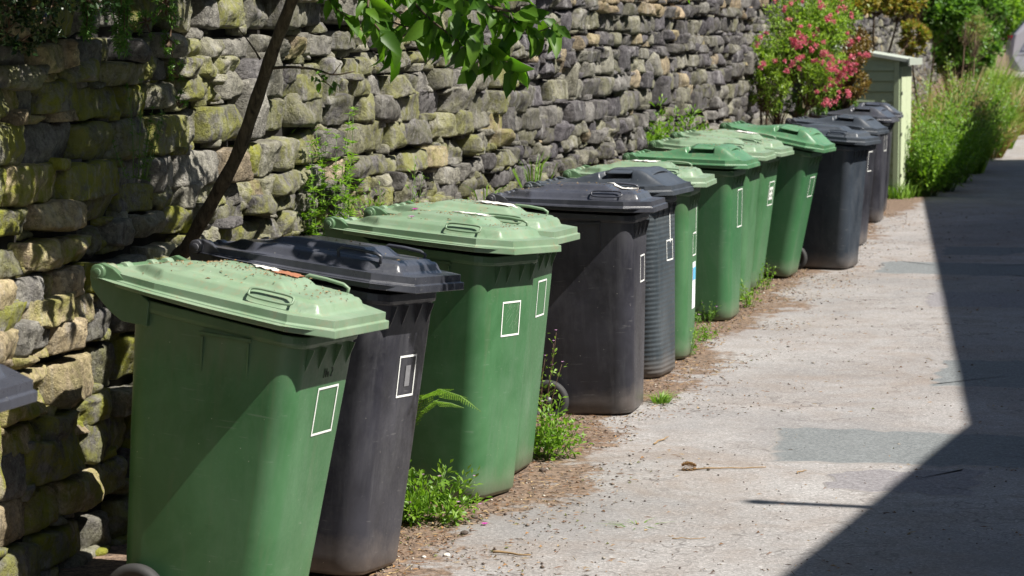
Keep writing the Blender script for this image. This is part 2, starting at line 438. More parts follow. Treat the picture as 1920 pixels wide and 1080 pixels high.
def lid_surface_a(x,y):
    z=1.060-(x+.375)*.072
    w=lid_w(x)
    # long raised panel, pointed at the rear, square at the front
    hw=.215 if x<.20 else .215-(x-.20)*.28
    hw*=min(1,max(.45,(x+.44)/.24))**.8
    d=min(hw-abs(y),(x+.36)*.16,(.315-x))
    z+=.032*sstep(-.004,.018,d)
    z+=.007*sstep(.028,.036,d)
    # central plateau
    hw2=.135-.02*max(0,x)
    d2=min(hw2-abs(y),(x+.24)*.20,(.19-x)*.6)
    z+=.026*sstep(0,.030,d2)
    return z
def lid_surface_b(x,y):
    z=1.060-(x+.375)*.072
    # smooth crowned shell rising to a hump that carries a hand recess on each side
    hump=sstep(-.28,.10,x)*(1-sstep(.20,.355,x))
    z+=.070*hump*sstep(.0,.055,.262-abs(y))
    z+=.012*sstep(0,.03,.25-abs(y))*sstep(-.36,-.3,x)*(1-sstep(.30,.36,x))
    r=sstep(0,.010,min(x-.0,.175-x))*sstep(0,.012,min(abs(y)-.13,.235-abs(y)))
    z-=.060*r*hump
    return z
def make_lid(fn):
    m=MB(); xs=sorted(set(list(np.linspace(-.375,.375,96))+[.255])); ny=74
    ss=np.linspace(-1,1,ny); nx=len(xs)
    vs=[];fs=[]
    for x in xs:
        w=lid_w(x)
        for s_ in ss: vs.append((x+OX,s_*w,fn(x,s_*w)))
    for i in range(nx-1):
        for j in range(ny-1): fs.append((i*ny+j,(i+1)*ny+j,(i+1)*ny+j+1,i*ny+j+1))
    m.add(vs,fs,smooth=True)
    # skirt round the edge: sharp outline, two steps, closed underneath
    ol=[(x,-lid_w(x)) for x in (-.375,-.34,-.30,-.18,0,.12,.255,.375)]+[(.375,y) for y in (-.1,0,.1)]+[(x,lid_w(x)) for x in (.375,.255,.12,0,-.18,-.30,-.34,-.375)]
    n=len(ol); rings=[]
    for off,dz in ((.0,0.0),(.001,-.024),(.010,-.026),(.011,-.051),(.004,-.051),(.0,-.03),(-.05,-.03)):
        rg=[]
        for x,y in ol:
            f=max(0,(x+.375)/.75); zz=1.060-(x+.375)*.072
            k=.80+.20*sstep(.1,.6,f)
            ox=off if x>.3 else 0
            rg.append((x+ox+OX,(y+math.copysign(off,y)) if abs(y)>.15 else y,zz+dz*k))
        rings.append(rg)
    vs=[p for r_ in rings for p in r_]; fs=[]
    for i in range(len(rings)-1):
        for k in range(n-1): fs.append((i*n+k,(i+1)*n+k,(i+1)*n+k+1,i*n+k+1))
    m.add(vs,fs)
    # hinge knuckles at the back
    for y in (-.2,-.09,.09,.2): m.tube([(-.375+OX,y-.02,1.055),(-.375+OX,y+.02,1.055)],.019,12)
    return m
def make_loop(s):
    m=MB()
    pts=[]; L0,L1=.10,.245; y=s*.198; z0=1.022+.030-.0
    def zz(x): return 1.060-(x+.375)*.072
    raw=[(L0,zz(L0)+.028),(L0-.004,zz(L0)+.050),(L0+.014,zz(L0)+.060),(.5*(L0+L1),zz(.17)+.061),(L1-.014,zz(L1)+.058),(L1+.004,zz(L1)+.048),(L1,zz(L1)+.026)]
    for x,z in raw: pts.append((x+OX,y,z))
    m.tube(pts,.0058,8)
    return m
def make_loop_flat(s):
    m=MB(); pts=[]; 
    def zz(x): return 1.060-(x+.375)*.072
    for k in range(25):
        a=2*math.pi*k/24; c,s2=math.cos(a),math.sin(a)
        x=.165+.072*math.copysign(abs(c)**.5,c); y=.214+.012*math.copysign(abs(s2)**.5,s2)
        pts.append((x+OX,s*y,zz(x)+.040-(y-.205)*1.1))
    m.tube(pts,.0040,6,caps=False)
    return m
def make_flap():
    """raised grip plate that roofs the hand recesses of the domed lid"""
    m=MB(); xs=np.linspace(.03,.27,14); ys=np.linspace(-.215,.215,16); vs=[]; 
    for t in (0,1):
        for x in xs:
            for y in ys:
                z=1.060-(x+.375)*.072+.083-.9*(y**2)*.45-.25*max(0,x-.17)**1.2-(.006 if t else 0)
                vs.append((x+OX,y*(1-.6*max(0,x-.12)),z))
    nx,ny=len(xs),len(ys); fs=[]
    for t in (0,1):
        o=t*nx*ny
        for i in range(nx-1):
            for j in range(ny-1):
                q=(o+i*ny+j,o+(i+1)*ny+j,o+(i+1)*ny+j+1,o+i*ny+j+1); fs.append(q if t==0 else q[::-1])
    b=[i*ny for i in range(nx)]; b2=[i*ny+ny-1 for i in range(nx)]; o=nx*ny
    for a,c in zip(b,b[1:]): fs.append((a,a+o,c+o,c))
    for a,c in zip(b2,b2[1:]): fs.append((a,c,c+o,a+o))
    for j in range(ny-1):
        fs.append((j,j+1,j+1+o,j+o)); a=(nx-1)*ny+j; fs.append((a,a+o,a+1+o,a+1))
    m.add(vs,fs,smooth=True)
    return m
def make_tyre():
    m=MB(); prof=[(.060,-.020),(.085,-.024),(.098,-.018),(.101,0),(.098,.018),(.085,.024),(.060,.020)]
    n=36; vs=[]; fs=[]
    for k in range(n):
        a=2*math.pi*k/n
        for r,y in prof: vs.append((r*math.cos(a),y,r*math.sin(a)))
    p=len(prof)
    for k in range(n):
        for j in range(p): fs.append((k*p+j,((k+1)%n)*p+j,((k+1)%n)*p+(j+1)%p,k*p+(j+1)%p))
    m.add(vs,fs,smooth=True); return m
def make_hub():
    m=MB(); m.tube([(0,-.022,0),(0,.022,0)],.024,18)
    for k in range(9):
        a=2*math.pi*k/9; c,s_=math.cos(a),math.sin(a)
        m.tube([(.018*c,0,.018*s_),(.060*c,0,.060*s_)],.0055,6)
    n=30; vs=[];fs=[]
    for k in range(n):
        a=2*math.pi*k/n
        for r,y in ((.054,-.018),(.062,-.018),(.062,.018),(.054,.018)): vs.append((r*math.cos(a),y,r*math.sin(a)))
    for k in range(n):
        for j in range(4): fs.append((k*4+j,((k+1)%n)*4+j,((k+1)%n)*4+(j+1)%4,k*4+(j+1)%4))
    m.add(vs,fs,smooth=True); return m

def proto(kind):
    root=empty('wheelie_bin')
    b=make_body().build('body',M['green_body'],root,fixn=True)
    for g in make_gussets(): g.build('stiffening_rib',M['green_body'],b,fixn=True)
    rm=make_rim().build('rim',M['green_body'],root,fixn=True); bevel(rm,.003)
    for s in (-1,1):
        e=make_ear(s).build('hinge_arm',M['green_body'],root,fixn=True); bevel(e,.004)
    make_handlebar().build('handlebar',M['green_body'],root,fixn=True)
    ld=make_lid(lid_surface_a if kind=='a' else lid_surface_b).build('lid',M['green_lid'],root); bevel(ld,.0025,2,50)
    if kind=='a':
        make_loop(1).build('grip_loop',M['green_lid'],ld,fixn=True)
        make_loop_flat(-1).build('moulded_ring',M['green_lid'],ld,fixn=True)
    else:
        make_flap().build('grip_plate',M['green_lid'],ld,fixn=True)
    ax=MB(); ax.tube([(-.155+OX,-.25,.088),(-.155+OX,.25,.088)],.011,10); ax.build('axle',M['steel'],root,fixn=True)
    for s in (-1,1):
        w=make_tyre().build('wheel',M['rubber'],root,fixn=True); w.location=(-.155+OX,s*.25,.088)
        h=make_hub().build('hub',M['hub'],w,fixn=True)
    return root
protoA=proto('a'); protoB=proto('b')

def marker(root,zc,w,h,yc=0.0,fill=None,t=.007,openright=False,mat='paint'):
    """painted number frame on the front face; follows the leaning face"""
    m=MB()
    def P(y,z,o=.003):
        tt=z/.925; x1=.235+.05*tt; hw=.205+.052*tt; r=.085-.015*tt
        x=x1
        d=abs(y)-(hw-r)
        if d>0: x=x1-r+math.sqrt(max(0,r*r-d*d))
        return (x+OX+o,y,z)
    def strip(y0,y1,z0,z1,o=.0022,ny=8,nz=6):
        vs=[];fs=[]
        for i in range(ny+1):
            for j in range(nz+1): vs.append(P(y0+(y1-y0)*i/ny,z0+(z1-z0)*j/nz,o))
        for i in range(ny):
            for j in range(nz): a=i*(nz+1)+j; fs.append((a,a+nz+1,a+nz+2,a+1))
        m.add(vs,fs,smooth=True)
    y0,y1,z0,z1=yc-w/2,yc+w/2,zc-h/2,zc+h/2
    strip(y0,y0+t,z0,z1); strip(y0+t,y1-t,z1-t,z1); strip(y0+t,y1-t,z0,z0+t)
    if not openright: strip(y1-t,y1,z0,z1)
    fr=m.build('painted_number_frame',M[mat],root)
    if fill=='tape':
        m=MB(); strip(yc-.012,yc+.03,zc-.035,zc+.035); m.build('worn_label',M['grey_tape'],root)
    if fill=='scuff':
        m=MB(); q=random.Random(5)
        for k in range(22):
            yy=yc+q.uniform(-.05,.05); zz=zc+q.uniform(-.05,.05); l=q.uniform(.012,.03)
            vs=[P(yy,zz),P(yy+l,zz+l*.8),P(yy+l,zz+l*.8+.0016),P(yy,zz+.0016)]
            m.add(vs,[(0,1,2,3)])
        m.build('scratched_number',M['pale_scratch'],root)
    if fill=='number':
        m=MB()
        for dy in (-.028,.028):
            strip(yc+dy-.024,yc+dy+.024,zc-.045,zc+.045)
        m.build('white_number',M['paint'],root)
        m=MB()
        for dy in (-.028,.028):
            strip(yc+dy-.008,yc+dy+.008,zc+.008,zc+.026,.0046,2,2); strip(yc+dy-.008,yc+dy+.006,zc-.026,zc-.008,.0046,2,2)
        m.build('number_counter',M['green_body'],root)
    if fill=='sticker':
        m=MB(); strip(yc-.06,yc+.06,zc-.36,zc-.10); m.build('faded_sticker',M['sticker'],root)
        m=MB(); strip(yc-.05,yc+.05,zc-.20,zc-.13,.0042); m.build('sticker_band',M['sticker_blue'],root)
def vstrip(root,y,z0,z1,w=.008):
    m=MB(); vs=[];fs=[]
    for j in range(9):
        z=z0+(z1-z0)*j/8; tt=z/.925; x=.235+.05*tt+OX+.0024
        vs+= [(x,y-w/2,z),(x,y+w/2,z)]
    for j in range(8): fs.append((2*j,2*j+1,2*j+3,2*j+2))
    m.add(vs,fs); m.build('white_paint_stripe',M['paint'],root)

def set_mats(root,body,lid):
    for ch in root.children:
        n=ch.name.split('.')[0]
        def put(o,mt):
            if len(o.data.materials)==0: return
            o.material_slots[0].link='OBJECT'; o.material_slots[0].material=M[mt]
        if n in('body','rim','hinge_arm','handlebar'):
            put(ch,body)
            for g in ch.children: put(g,body)
        if n=='lid':
            put(ch,lid)
            for g in ch.children: put(g,lid)
def copy_tree(o,parent=None):
    c=o.copy(); COL.objects.link(c)
    if parent: c.parent=parent
    for ch in list(o.children): copy_tree(ch,c)
    return c
used=set()
GB='wheelie bins lined up along the stone wall'
def place_bin(idx,kind,b,body,lid,label):
    p={'a':protoA,'b':protoB}[kind]
    x,y,th,t,r=b
    o=p if kind not in used else copy_tree(pristine[kind])
    o.location=(x,y,{1:-.045}.get(idx,0.0)); o.rotation_mode='XYZ'; o.rotation_euler=(-r,t,-th)
    used.add(kind); tag(o,label,'wheelie bin',GB); set_mats(o,body,lid); return o
pristine={'a':copy_tree(protoA),'b':copy_tree(protoB)}
#@BINS
BINS=[
 (0,'a',(-1.425,6.08,.26,.13,0),'black_body','black_lid','black wheelie bin at the left edge of the photo, only its stepped lid corner showing'),
 (1,'a',(-.692,8.06,.319,.112,.035),'green_body','green_lid','nearest green wheelie bin with sun bleached lid, leaning forward'),
 (2,'a',(-.425,8.75,.34,.047,.06),'black_body','black_lid','black wheelie bin dappled with leaf shadows, squeezed beside the nearest green bin'),
 (3,'a',(-.041,10.21,.42,.002,.045),'green_body','green_lid','green wheelie bin with a bleached lid and petals on it, beside the fern frond'),
 (4,'a',(.065,10.82,.24,.03,.02),'green_body','green_lid','green wheelie bin with torn white paper on its lid, tucked behind another green one'),
 (5,'a',(.621,12.623,.208,-.053,.012),'black_body','black_lid','black wheelie bin standing alone with its rear wheel showing among weeds'),
 (6,'b',(.842,13.95,.31,-.08,0),'ribbed_body','blue_body','slate grey ribbed bin with recessed lid handle and a white painted stripe'),
 (7,'a',(1.01,14.75,.20,-.04,0),'green_body','green_lid','slim looking green bin with a blue and white sticker on its front edge'),
 (8,'b',(1.425,16.75,.262,-.039,0),'green_deep','green_deep_lid','dark green bin with recessed lid handle and tall narrow white frame on its front'),
 (9,'a',(1.60,17.95,.25,.011,0),'green_body','green_lid','pale lidded green bin wedged just behind the dark green recessed-lid bin'),
 (10,'a',(1.749,18.72,.30,.058,0),'green_body','green_lid','pale lidded green bin with a white painted number in a frame'),
 (11,'b',(2.095,19.66,.313,.124,0),'green_deep','green_deep_lid','farthest green bin, tilting forward, wheel of the next bin showing at its foot'),
 (12,'a',(2.63,20.4,.40,.004,0),'blue_body','blue_body','nearest of the far group of dark bins, wide slate side towards the camera'),
 (13,'b',(2.997,22.6,.36,.017,0),'black_body','blue_body','dark bin with an open sided white bracket painted on its front'),
 (14,'b',(3.55,25.5,.30,-.02,0),'black_body','black_lid','black bin with a white rectangle painted high on its front, near the shed'),
 (15,'b',(3.79,26.9,.2,.005,0),'black_body','black_lid','farthest black bin, mostly hidden, lid sticking out in front of the green shed'),
]
B={}
for i,k,b,bm_,lm,lab in BINS: B[i]=place_bin(i,k,b,bm_,lm,lab)
for k in ('a','b'):
    def rm(o):
        for c in list(o.children): rm(c)
        bpy.data.objects.remove(o)
    rm(pristine[k])
lid2=[c for c in B[2].children if c.name.startswith('lid')][0]
for c in list(lid2.children):
    if c.name.startswith('moulded_ring'): bpy.data.objects.remove(c)
lp=make_loop(-1).build('grip_loop',M['black_lid'],lid2,fixn=True)
marker(B[1],.70,.165,.150,.045,None)
def scribble(root,strokes,y0,z0,sc):
    for st_ in strokes:
        m=MB(); pts=[]
        for a,b in st_:
            z=z0+b*sc; tt=z/.925; pts.append((.235+.05*tt+OX+.0012,y0+a*sc,z))
        m.tube(pts,.0010,5); m.build('pen_stroke',M['hub'],root,fixn=True)
scribble(B[1],[[(0,0),(.1,1),(.6,0),(.7,1)],[(1.0,.3),(1.2,.6),(1.45,.35),(1.25,0),(1.0,.3)],[(2.0,.9),(2.4,.95),(2.45,.6),(2.0,.0),(2.6,.05)]],-.01,.805,.028)
marker(B[2],.665,.15,.14,.03,'tape')
marker(B[3],.70,.17,.135,.0,'scuff')
marker(B[4],.72,.15,.15,.02)
marker(B[5],.68,.12,.13,.06)
marker(B[6],.66,.13,.11,.06); vstrip(B[6],.075,.70,.87,.012)
marker(B[7],.63,.13,.13,.05,'sticker'); vstrip(B[7],.10,.68,.84,.012)
marker(B[8],.70,.16,.24,.06)
marker(B[10],.68,.17,.17,.04,'number')
marker(B[11],.68,.16,.15,.03)
marker(B[13],.72,.15,.17,.0,None,openright=True)
marker(B[14],.80,.15,.24,.04)

# ------------------------------------------------------------------ stone wall
def build_wall(name,label,y0,y1,offx,zt,seed,cap=True,near_detail=True,tone=1.0):
    q=random.Random(seed)
    V=[];Fc=[];C=[];MO=[]
    dirv=Vector((.225,1,0)).normalized(); nrm=Vector((dirv.y,-dirv.x,0))
    P0=Vector((wall_x(y0)+offx,y0,0)); Ltot=(y1-y0)/dirv.y
    z=-.05; ci=0
    while z<zt:
        h=q.choice((.08,.09,.10,.11,.12,.135,.155)); 
        if z<.3: h=max(h,.13)
        top = z+h>=zt
        s=-q.uniform(0,.4); yy_=lambda s:y0+s*dirv.y
        while s<Ltot:
            w=q.uniform(.15,.42)*(1.2 if h>.115 else .95)
            if q.random()<.12: w*=.5
            hh=h
            # course undulates a little
            yy=y0+(s+w/2)*dirv.y
            fine = yy<14
            nx,nz=(22,15) if fine else (13,10)
            if yy>19: nx,nz=11,9
            und=.020*math.sin(s*.9+ci*1.7)+.012*math.sin(s*2.3+ci)
            sub=[(z,h)]
            if q.random()<.8: sub.append((z-q.uniform(.016,.024),q.uniform(.03,.05)))
            if q.random()<.4: sub.append((z-q.uniform(.016,.024),q.uniform(.03,.055)))
            if h>.14 and q.random()<.22: 
                k=q.uniform(.4,.6); sub=[(z,h*k),(z+h*k,h*(1-k))]+sub[1:]
            w0,s0=w,s
            for zz0,hz in sub:
                chink=hz<.056 and zz0<z
                w,s=(q.uniform(.06,.16),s0+q.uniform(-.05,w0)) if chink else (w0,s0)
                nx,nz=(9,6) if chink else ((22,15) if fine else (13,10) if yy<19 else (11,9))
                capst = zz0>1.93
                prot=max(-.022,q.gauss(0,.020))+(.035 if capst else 0)
                depth=q.uniform(.085,.125)*(.78 if chink else 1)
                # colour of this stone
                t=q.random()
                u=(yy-y0)/(y1-y0)
                if capst and yy>17: base=(.42,.29,.14) if t<.6 else (.30,.24,.17)
                elif t<.40: base=(.20,.195,.18)
                elif t<.64: base=(.145,.14,.145)
                elif t<.95: base=(.215,.21,.18)
                else: base=(.30,.25,.18)
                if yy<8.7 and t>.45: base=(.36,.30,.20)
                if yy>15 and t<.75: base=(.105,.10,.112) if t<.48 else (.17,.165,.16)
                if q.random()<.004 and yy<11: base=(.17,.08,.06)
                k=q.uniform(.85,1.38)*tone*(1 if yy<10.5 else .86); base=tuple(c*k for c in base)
                moss=max(0,min(1,q.uniform(-.2,1.1)*(1.3-zz0*.38)*(1.35 if yy<10.5 else .75 if yy<15 else .28)))
                sd=Vector((q.uniform(0,100),q.uniform(0,100),q.uniform(0,100)))
                # quad distortion
                dq=[(q.uniform(-.08,.08)*w*.35,q.uniform(-.10,.10)*hz) for _ in range(4)]
                tall=q.random()<.05 and hz>.09 and zz0<1.7
                hz_=hz*(1.75 if tall else 1.0); zc_=zz0+hz/2+(hz*.35 if tall else 0)+q.gauss(0,.006)
                if tall: prot+=.028
                o=len(V); ex=q.uniform(7,15); gw=q.uniform(.003,.014); pw=q.uniform(.30,.5)
                pl=[(q.uniform(.88,1.15)*depth,q.uniform(-.38,.38)*depth,q.uniform(-.32,.32)*depth) for _ in range(3)]
                tiltx=q.gauss(0,.04); tiltz=q.gauss(0,.09)
                for i in range(nx+1):
                    a=-1+2*i/nx; a=math.copysign(1-(1-abs(a))**1.5,a)
                    for j in range(nz+1):
                        b=-1+2*j/nz; b=math.copysign(1-(1-abs(b))**1.5,b)
                        ra=(1-min(1,abs(a))**(ex*.7)); rb=(1-min(1,abs(b))**ex)
                        d=depth*(max(0,ra)**pw)*(max(0,rb)**pw)
                        for p0_,p1_,p2_ in pl: d=min(d,max(.25*depth*(d>0),p0_+p1_*a+p2_*b)) if d>.3*depth else d
                        # blunt the corners in plan
                        rr=(abs(a)**7+abs(b)**7)**(1/7); kk=1/max(1,rr*.985)
                        aa,bb=a*kk,b*kk
                        fu,fv=(aa+1)/2,(bb+1)/2
                        dx=(dq[0][0]*(1-fu)+dq[1][0]*fu)*(1-fv)+(dq[2][0]*(1-fu)+dq[3][0]*fu)*fv
                        dz=(dq[0][1]*(1-fu)+dq[1][1]*fu)*(1-fv)+(dq[2][1]*(1-fu)+dq[3][1]*fu)*fv
                        ls=s+w/2+aa*(w/2-gw)+dx*.6; lz=zc_+bb*(hz_/2)+dz*.6+und
                        pn=Vector((ls*6,lz*6,0))+sd
                        nn=noise.noise(pn)*.012+noise.noise(pn*2.9)*.010+abs(noise.noise(pn*5))*-.014+noise.noise(pn*12)*.006
                        dd=d+prot*(1 if d>.01 else 0)+nn*(d/depth)+tiltx*aa*w*.4*(d/depth)+tiltz*bb*hz*.5*(d/depth)
                        ls+=noise.noise(pn*1.7+Vector((9,0,0)))*.016
                        lz+=noise.noise(pn*1.7+Vector((0,9,0)))*.014
                        p=P0+dirv*ls+nrm*(dd-.075)
                        V.append((p.x,p.y,lz)); C.append(base)
                        MO.append(moss)
                for i in range(nx):
                    for j in range(nz):
                        aidx=o+i*(nz+1)+j; Fc.append((aidx,aidx+nz+1,aidx+nz+2,aidx+1))
            w,s=w0,s0; s+=w
        z+=h; ci+=1
    m=MB(); m.v=V; m.f=Fc; m.c=C; m.m=[0]*len(Fc); m.sm=[True]*len(Fc)
    ob=m.build(name,M['stone'])
    ca=ob.data.color_attributes.new('moss','FLOAT_COLOR','POINT')
    arr=np.ones((len(V),4),dtype=np.float32); arr[:,0]=MO; ca.data.foreach_set('color',arr.ravel())
    tag(ob,label,'stone wall')
    c=MB(); 
    a=P0-nrm*.056; b=P0+dirv*Ltot-nrm*.056; t=nrm*-.45
    q4=[a,b,b+t,a+t]; vs=[(p.x,p.y,-.1) for p in q4]+[(p.x,p.y,zt-.02) for p in q4]
    c.add(vs,[(0,1,2,3),(7,6,5,4),(0,4,5,1),(1,5,6,2),(2,6,7,3),(3,7,4,0)])
    c.build('packed_core',M['wall_core'],ob,fixn=True)
    return ob
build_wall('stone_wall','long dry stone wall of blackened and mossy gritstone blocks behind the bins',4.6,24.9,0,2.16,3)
build_wall('stone_wall','farther stone wall section half hidden by climbing plants beyond the shed',25.4,58,-.18,2.3,5)

# ------------------------------------------------------------------ ground
def build_ground():
    m=MB()
    # fine band around the lane, coarse sheet to the horizon
    xs=list(np.linspace(-2.4,12,110)); ys=list(np.linspace(2,30,150))+list(np.linspace(30.5,62,60))
    xs=[-300,-80,-20,-6]+xs+[20,80,300]; ys=[-60,-15,-3]+ys+[80,150,400]
    for y in ys:
        for x in xs:
            d=x-wall_x(y)
            # soil mask: full at the wall foot, fading just past the bins' feet
            e=1.0-sstep(.90,1.50+.22*math.sin(y*1.9)+.14*math.sin(y*4.3+1),d)
            if y>27.3: e=max(e,1.0-sstep(1.2,1.5,d))
            m.v.append((x,y,ground_z(x,y) if -6<x<20 and y>0 else (ground_z(8,y) if y>0 else 0)))
            m.c.append((e,0,0))
    nx=len(xs)
    for j in range(len(ys)-1):
        for i in range(nx-1):
            a=j*nx+i; m.f.append((a,a+1,a+nx+1,a+nx)); m.m.append(0); m.sm.append(True)
    return tag(m.build('lane_ground',M['asphalt']),kind='structure')
build_ground()
def patch(pts,mat,z=.004,name='road_patch'):
    P=[on_ground(*p) for p in pts]; 
    # densify outline with ragged edge
    poly=[]; q=random.Random(len(pts)*7+int(pts[0][0]))
    for a,b in zip(P,P[1:]+P[:1]):
        n=max(2,int((b-a).length/.06))
        for k in range(n):
            p=a.lerp(b,k/n); j=.03
            poly.append(Vector((p.x+q.uniform(-j,j),p.y+q.uniform(-j,j)*1.6,0)))
    c=sum(poly,Vector())/len(poly)
    m=MB(); n=len(poly); vs=[];cs=[]
    for f,e,zf in ((1,0.0,.15),(.96,.35,1.0),(.80,.85,1.0)):
        for p in poly:
            w=c+(p-c)*f; vs.append((w.x,w.y,ground_z(w.x,w.y)+z*zf)); cs.append((e,0,0))
    vs.append((c.x,c.y,ground_z(c.x,c.y)+z)); cs.append((1,0,0)); fs=[]
    for r_ in range(2):
        for k in range(n): fs.append((r_*n+k,r_*n+(k+1)%n,(r_+1)*n+(k+1)%n,(r_+1)*n+k))
    for k in range(n): fs.append((2*n+k,2*n+(k+1)%n,3*n))
    m.add(vs,fs,cs)
    tag(m.build(name,M[mat]),kind='structure')
patch([(1450,800),(2200,830),(2250,885),(1440,868)],'patch_a')
patch([(1570,884),(1848,882),(1815,930),(1540,918)],'patch_b')
patch([(1775,675),(2100,680),(2100,730),(1745,726)],'patch_a')
patch([(1655,490),(1960,497),(1960,520),(1640,512)],'patch_a')
patch([(1740,548),(2000,552),(2000,580),(1735,575)],'patch_b')
patch([(1770,462),(1960,466),(1880,480),(1765,478)],'patch_a')

# ------------------------------------------------------------------ foliage tools
def rot_to(d):
    return Vector((0,0,1)).rotation_difference(d.normalized()).to_matrix()
def leaf(m,p,d,nrm,l,w,v,fold=.25,curl=.15):
    """pointed leaf: base p, direction d, face normal nrm"""
    d=d.normalized(); s=d.cross(nrm)
    if s.length<1e-4: s=d.cross(Vector((.3,.5,.8)))
    s.normalize(); n=s.cross(d).normalized()
    c=(v,v,v); f=fold*w
    pts=[p, p+d*l*.35+s*w*.5+n*f, p+d*l*.38-n*0, p+d*l*.35-s*w*.5+n*f, p+d*l*.72+s*w*.36+n*(f*.8-curl*l*.3), p+d*l*.72-n*curl*l*.35, p+d*l*.72-s*w*.36+n*(f*.8-curl*l*.3), p+d*l-n*curl*l]
    m.add(pts,[(0,1,2),(0,2,3),(1,4,5,2),(2,5,6,3),(4,7,5),(5,7,6)],c,0,True)
def sleaf(m,p,d,nrm,l,w,v):
    d=d.normalized(); s=d.cross(nrm)
    if s.length<1e-4: s=d.cross(Vector((.3,.5,.8)))
    s.normalize(); n=s.cross(d)
    m.add([p,p+d*l*.5+s*w*.5+n*w*.18,p+d*l,p+d*l*.5-s*w*.5+n*w*.18],[(0,1,2),(0,2,3)],(v,v,v),0,False)
def rv(q,k=1.0): return Vector((q.gauss(0,1),q.gauss(0,1),q.gauss(0,1))).normalized()*k
def plant(name,label,cat,base,h,spread,stems,leaves,ll,lw,leafm='leaf_bright',stemm='stem_g',seed=1,flowers=0,flm='pink',fls=.01,flclus=1,group=None,lean=(0,0),droop=.3,big=False,stem_r=.0022,up=.35,arch=.0,whorl=0,start=.15):
    """stems rising from a base with leaves set along them and flowers at the tips"""
    q=random.Random(seed); base=Vector(base)
    root=empty(name,base); tag(root,label,cat,group)
    sm=MB(); lm=MB(); fm=MB(); lps=max(1,leaves//stems); tips=[]
    for i in range(stems):
        a=q.uniform(0,2*math.pi); rr=spread*math.sqrt(q.random()); 
        hh=h*q.uniform(.4,1.05)*(1-.35*(rr/max(spread,.001)))
        b=Vector((rr*.35*math.cos(a),rr*.35*math.sin(a),-.01))
        tip=Vector((rr*math.cos(a)+lean[0]*hh,rr*math.sin(a)+lean[1]*hh,hh))
        mid=b.lerp(tip,.5)+Vector((0,0,hh*.12))+rv(q,.04*h)
        pts=[]
        for k in range(6):
            t=k/5; p=b*(1-t)**2+mid*2*t*(1-t)+tip*t*t; 
            if arch: p.z-=arch*hh*t**3
            pts.append(p)
        sm.tube(pts,[stem_r*(1-.6*k/5) for k in range(6)],5)
        def at_t(t):
            x=t*5; k=min(4,int(x)); return pts[k].lerp(pts[k+1],x-k), (pts[k+1]-pts[k]).normalized()
        if whorl:
            nw=max(2,lps//whorl)
            for k in range(nw):
                t=min(.999,max(0,start+(1-start)*(k+q.uniform(-.6,.6))/(nw-1))); p,td=at_t(t); a0=q.uniform(0,6); ax_=(td+rv(q,.45)).normalized(); e1=ax_.orthogonal().normalized(); e2=ax_.cross(e1)
                for w_ in range(whorl):
                    an=a0+2*math.pi*w_/whorl
                    if q.random()<.2: continue
                    o=e1*math.cos(an)+e2*math.sin(an)+ax_*up*.8; l_=ll*q.uniform(.6,1.1)*(1-.4*t)
                    sleaf(lm,p,o,Vector((0,0,1)),l_,lw,q.random())
        else:
            for k in range(lps):
                t=start+(1-start)*(k+q.random())/lps; p,td=at_t(min(.999,t))
                d=(rv(q)+td*.5+Vector((0,0,up-droop*q.random()))).normalized()
                s_=q.uniform(.6,1.15)*(1.05-.4*t)
                off=d*q.uniform(0,ll*.9)
                (leaf if big else sleaf)(lm,p+off,d,(rv(q,.6)+Vector((0,0,1))),ll*s_,lw*s_,q.random())
        tips.append((pts[-1],(pts[-1]-pts[-2]).normalized()))
    for k in range(flowers):
        p,td=tips[k%len(tips)] if q.random()<.9 else (tips[k%len(tips)][0]*.9,Vector((0,0,1)))
        c=p+td*.01+rv(q,fls*.8 if flclus>1 else fls*.3)
        fm=MB()
        for j in range(5*flclus):
            o=rv(q,fls*(1.6 if flclus>1 else 0)); d=(rv(q)+Vector((.2,-.2,.4))).normalized() if flclus>1 else Vector((math.cos(j*1.257),math.sin(j*1.257),.35))
            sleaf(fm,c+o,d,Vector((0,0,1)),fls*(.7 if flclus>1 else 1),fls*(.6 if flclus>1 else .75),q.random())
        fm.build('flower',M[flm],root)
    sm.build('stem',M[stemm],root); lm.build('foliage',M[leafm],root)
    return root
def blades(m,base,h,n,spread,q,w=.004,lean=0):
    for i in range(n):
        a=q.uniform(0,6.28); r_=spread*math.sqrt(q.random()); p=Vector(base)+Vector((r_*math.cos(a)*.4,r_*math.sin(a)*.4,0))
        hh=h*q.uniform(.5,1); o=Vector((math.cos(a),math.sin(a),0))*r_+Vector((lean,0,0)); s=Vector((-math.sin(a+.8),math.cos(a+.8),0))*w
        p1=p+o*.3+Vector((0,0,hh*.6)); p2=p+o*1.1+Vector((0,0,hh*(.95 if q.random()<.6 else .7)))
        v=q.random()
        m.add([p-s,p+s,p1+s*.8,p1-s*.8,p2],[(0,1,2,3),(3,2,4)],(v,v,v),0,True)
def gpt(px,py,dx=0,dy=0):
    p=on_ground(px,py); p=Vector((p.x+dx,p.y+dy,0)); p.z=ground_z(p.x,p.y)-.005; return p

